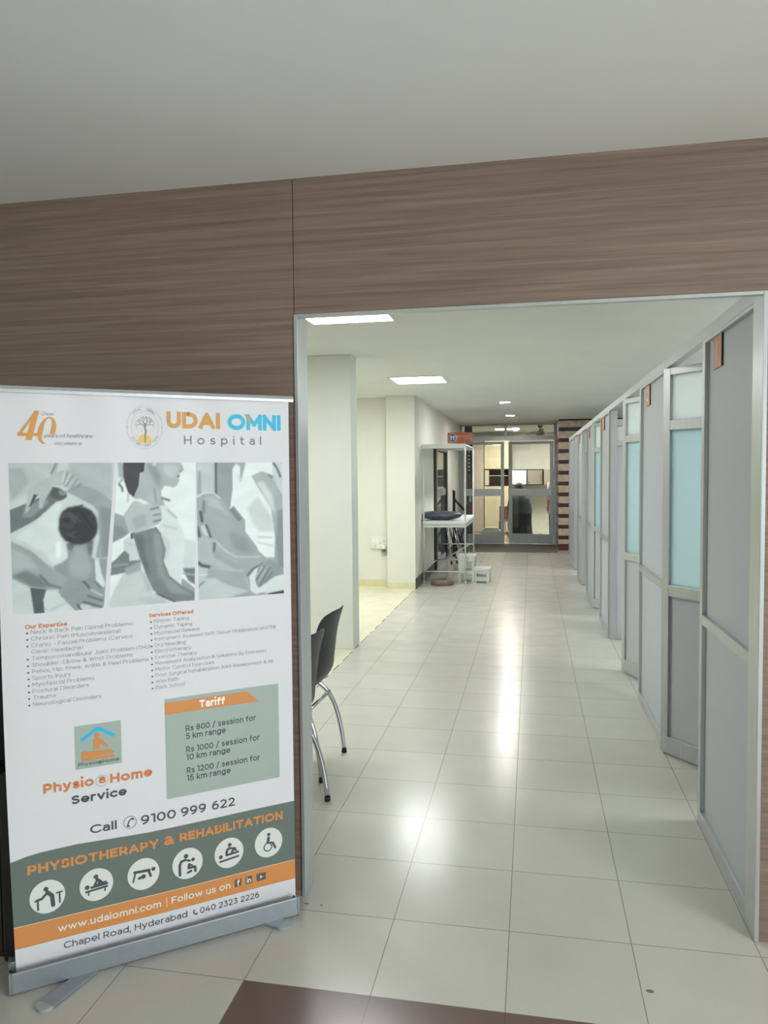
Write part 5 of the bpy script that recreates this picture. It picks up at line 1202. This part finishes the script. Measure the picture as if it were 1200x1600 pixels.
# grey and orange bands
ux = [.02, .06, .10, .203, .418, .6, .93]; zx = [.386, .397, .402, .405, .396, .396, .398]
pr.patch(lambda b_: .0212, lambda b_: .9268, lambda u: .183, lambda u: float(np.interp(u, ux, zx)), 90, 8, lambda i, j: GREY, 1)
pr.rect(.0212, .9268, .181, .1835, C(222, 205, 180), 2, 90, 1)
pr.rect(.0212, .9268, .114, .1815, OR, 3, 90, 3)
pr.text('PHYSIOTHERAPY', .062, .338, .0300, OR, u1=.452, bold=.25); pr.text('&', .470, .340, .0300, OR, u1=.503, bold=.24); pr.text('REHABILITATION', .522, .341, .0300, OR, u1=.883, bold=.25)
GL = [
 [('d', -.08, .50, .14), ('s', .24, [(.0, .28), (.25, .02), (.30, -.60)]), ('s', .15, [(.0, .26), (-.32, -.05), (-.6, -.10)]), ('s', .09, [(-.70, -.14), (-.34, -.10)]), ('s', .11, [(-.55, -.12), (-.55, -.70)]), ('s', .09, [(.50, .12), (.84, .14)]), ('s', .10, [(.68, .12), (.68, -.52)])],
 [('d', -.02, .52, .14), ('s', .22, [(.05, .32), (.28, .08)]), ('s', .12, [(.05, .30), (-.12, .0), (.1, .0)]), ('s', .14, [(.0, .0), (.55, .06)]), ('d', -.55, -.06, .14), ('s', .15, [(-.30, -.12), (.62, -.06)]), ('s', .13, [(-.62, -.34), (.62, -.24)]), ('s', .09, [(-.48, -.34), (-.48, -.56)]), ('s', .09, [(.5, -.26), (.5, -.50)])],
 [('d', .62, .20, .13), ('s', .18, [(-.55, .22), (.36, .18)]), ('s', .10, [(-.50, .2), (-.66, -.40)]), ('s', .16, [(.32, .14), (.44, -.22)]), ('d', -.02, -.16, .15), ('s', .18, [(-.28, -.22), (.05, -.16)])],
 [('d', -.10, .52, .15), ('s', .17, [(-.15, .28), (-.42, .22), (-.52, .0), (-.52, -.68)]), ('s', .13, [(-.2, .28), (.16, .16)]), ('d', .36, .20, .12), ('s', .17, [(.10, -.08), (.06, -.32), (.48, -.32), (.50, -.62)]), ('s', .16, [(-.0, -.62), (.22, -.56)]), ('s', .10, [(.1, -.05), (.3, -.2)])],
 [('d', .05, .56, .13), ('s', .17, [(.0, .34), (-.16, .18), (-.18, -.10)]), ('s', .15, [(-.18, -.12), (.62, -.06)]), ('s', .15, [(.05, .32), (.42, .22), (.18, .04)]), ('s', .12, [(.3, .2), (.5, .08)]), ('d', -.58, -.16, .13), ('s', .13, [(-.64, -.48), (.64, -.36)])],
 [('d', .02, .58, .12), ('s', .20, [(.0, .34), (-.06, .02)]), ('s', .12, [(-.02, -.02), (.22, -.02)]), ('r', -.06, -.30, .32, .08), ('s', .15, [(.30, -.06), (.48, -.46)])]]
for (cu_, cz_), gl in zip(((.115, .258), (.258, .261), (.403, .261), (.546, .262), (.688, .264), (.830, .267)), GL):
    pr.disc(cu_, cz_, .0505, C(226, 230, 226, 1.0), 3, ry=.0525); R1 = .0505
    for g in gl:
        if g[0] == 'd': pr.disc(cu_+R1*g[1], cz_+R1*g[2], R1*g[3], INK, 5, n=20)
        elif g[0] == 'r': pr.ring(cu_+R1*g[1], cz_+R1*g[2], R1*g[3], R1*g[4], INK, 5, n=30)
        else: pr.stroke([(cu_+R1*x, cz_+R1*z) for x, z in g[2]], R1*g[1], INK, 5)
CW = C(238, 236, 226, 1.0)
pr.text('www.udaiomni.com', .142, .1365, .0225, CW, lay=5, u1=.456, bold=.17); pr.rect(.4735, .4757, .132, .162, CW, 5, 1, 1); pr.text('Follow us on', .490, .1385, .0225, CW, lay=5, u1=.690, bold=.17)
for u_, w in ((.717, .0120), (.756, .0120), (.8005, .0170)): pr.rect(u_-w, u_+w, .138, .164, C(96, 92, 90), 5, 2, 2)
pr.text('f', .713, .1405, .0215, CW, lay=6, u1=.7225, bold=.22); pr.text('in', .748, .1415, .0175, CW, lay=6, u1=.764, bold=.22); pr.poly([(.797, .157), (.797, .145), (.807, .151)], CW, 6)
pr.text('Chapel Road, Hyderabad', .157, .0785, .0215, INK, u1=.541, bold=.13); pr.text('040 2323 2226', .584, .0785, .0205, INK, u1=.792, bold=.14)
pr.stroke([(.5635, .0945), (.5620, .0880), (.5655, .0820), (.5720, .0795)], .0034, INK, 3); pr.stroke([(.5635, .0945), (.566, .0935)], .0045, INK, 3); pr.stroke([(.572, .0795), (.573, .0825)], .0045, INK, 3)

def attr_mat():
    m, nt, b, out = newmat('banner_print')
    a = nt.nodes.new('ShaderNodeAttribute'); a.attribute_name = 'ink'
    nt.links.new(a.outputs['Color'], b.inputs['Base Color']); b.inputs['Roughness'].default_value = 0.45; b.inputs['Specular IOR Level'].default_value = 0.3
    return m
me = bpy.data.meshes.new('banner_panel'); me.from_pydata(pr.v, [], pr.f)
at = me.color_attributes.new('ink', 'FLOAT_COLOR', 'POINT'); at.data.foreach_set('color', np.array(pr.c, dtype=np.float32).ravel())
me.materials.append(attr_mat()); me.update()
bp_ = bpy.data.objects.new('banner_panel', me); COL.objects.link(bp_); bp_.parent = ban
# hardware
cs = MB().prism([(-.050, .010), (-.042, .0), (.050, .0), (.052, .05), (.040, .074), (.008, .074), (.008, .026), (-.034, .026), (-.045, .072), (-.050, .070)], 0.006-UC, 0.917-UC, 'x')
base = fin('base_cassette', cs, M['satin'], ban, world=False, bevel=0.002)
for x in (0.0, 0.917): 
    fin('end_cap', MB().prism([(-.051, .010), (-.042, -.0), (.051, .0), (.053, .05), (.041, .076), (.008, .076), (.008, .050), (-.038, .050), (-.045, .074), (-.051, .072)], x-UC, x+.006-UC, 'x'), M['satin'], base, world=False)
    fin('slot_plug', MB().box(x+.0005-UC, -.037, .03, x+.0055-UC, .0075, .0515), M['rubber'], base, world=False)
fin('top_rail', MB().prism([(-.006, 1.816), (.006, 1.816), (.008, 1.826), (.004, 1.837), (-.004, 1.837), (-.008, 1.826)], .018-UC, .945-UC, 'x'), M['alu'], ban, world=False, bevel=0.001)
fin('support_pole', MB().tube([(0, .035, .07), (0, .028, 1.82)], 0.008, 10), M['alu_d'], ban, world=False)
Bi = (Matrix.Translation(ban.location) @ Matrix.Rotation(BA, 4, 'Z')).inverted()
for a, b_ in (((-0.4915, -0.045, 0), (-0.5325, -0.216, 0)), ((-0.135, 0.335, 0), (0.030, 0.290, 0))):
    A, B = Bi @ Vector(a), Bi @ Vector(b_); d = (B-A).normalized(); n_ = Vector((-d.y, d.x, 0)); w = .027
    ol = [A+n_*w]+[A-n_*w]+[B+d*0+w*(math.cos(t_)*(-n_)+math.sin(t_)*d) for t_ in np.linspace(0, PI, 13).tolist()]
    f_ = fin('foot', MB().prism([(p.x, p.y) for p in ol], 0.001, 0.010, 'z'), M['satin'], ban, world=False, bevel=0.002)
    tip = [B+d*.0-n_*(-w*1.02)*0+w*1.03*(math.cos(t_)*(-n_)+math.sin(t_)*d) for t_ in np.linspace(0, PI, 13).tolist()]
    fin('foot_tip', MB().prism([(p.x, p.y) for p in tip], 0.0005, 0.0112, 'z'), M['alu_d'], f_, world=False)
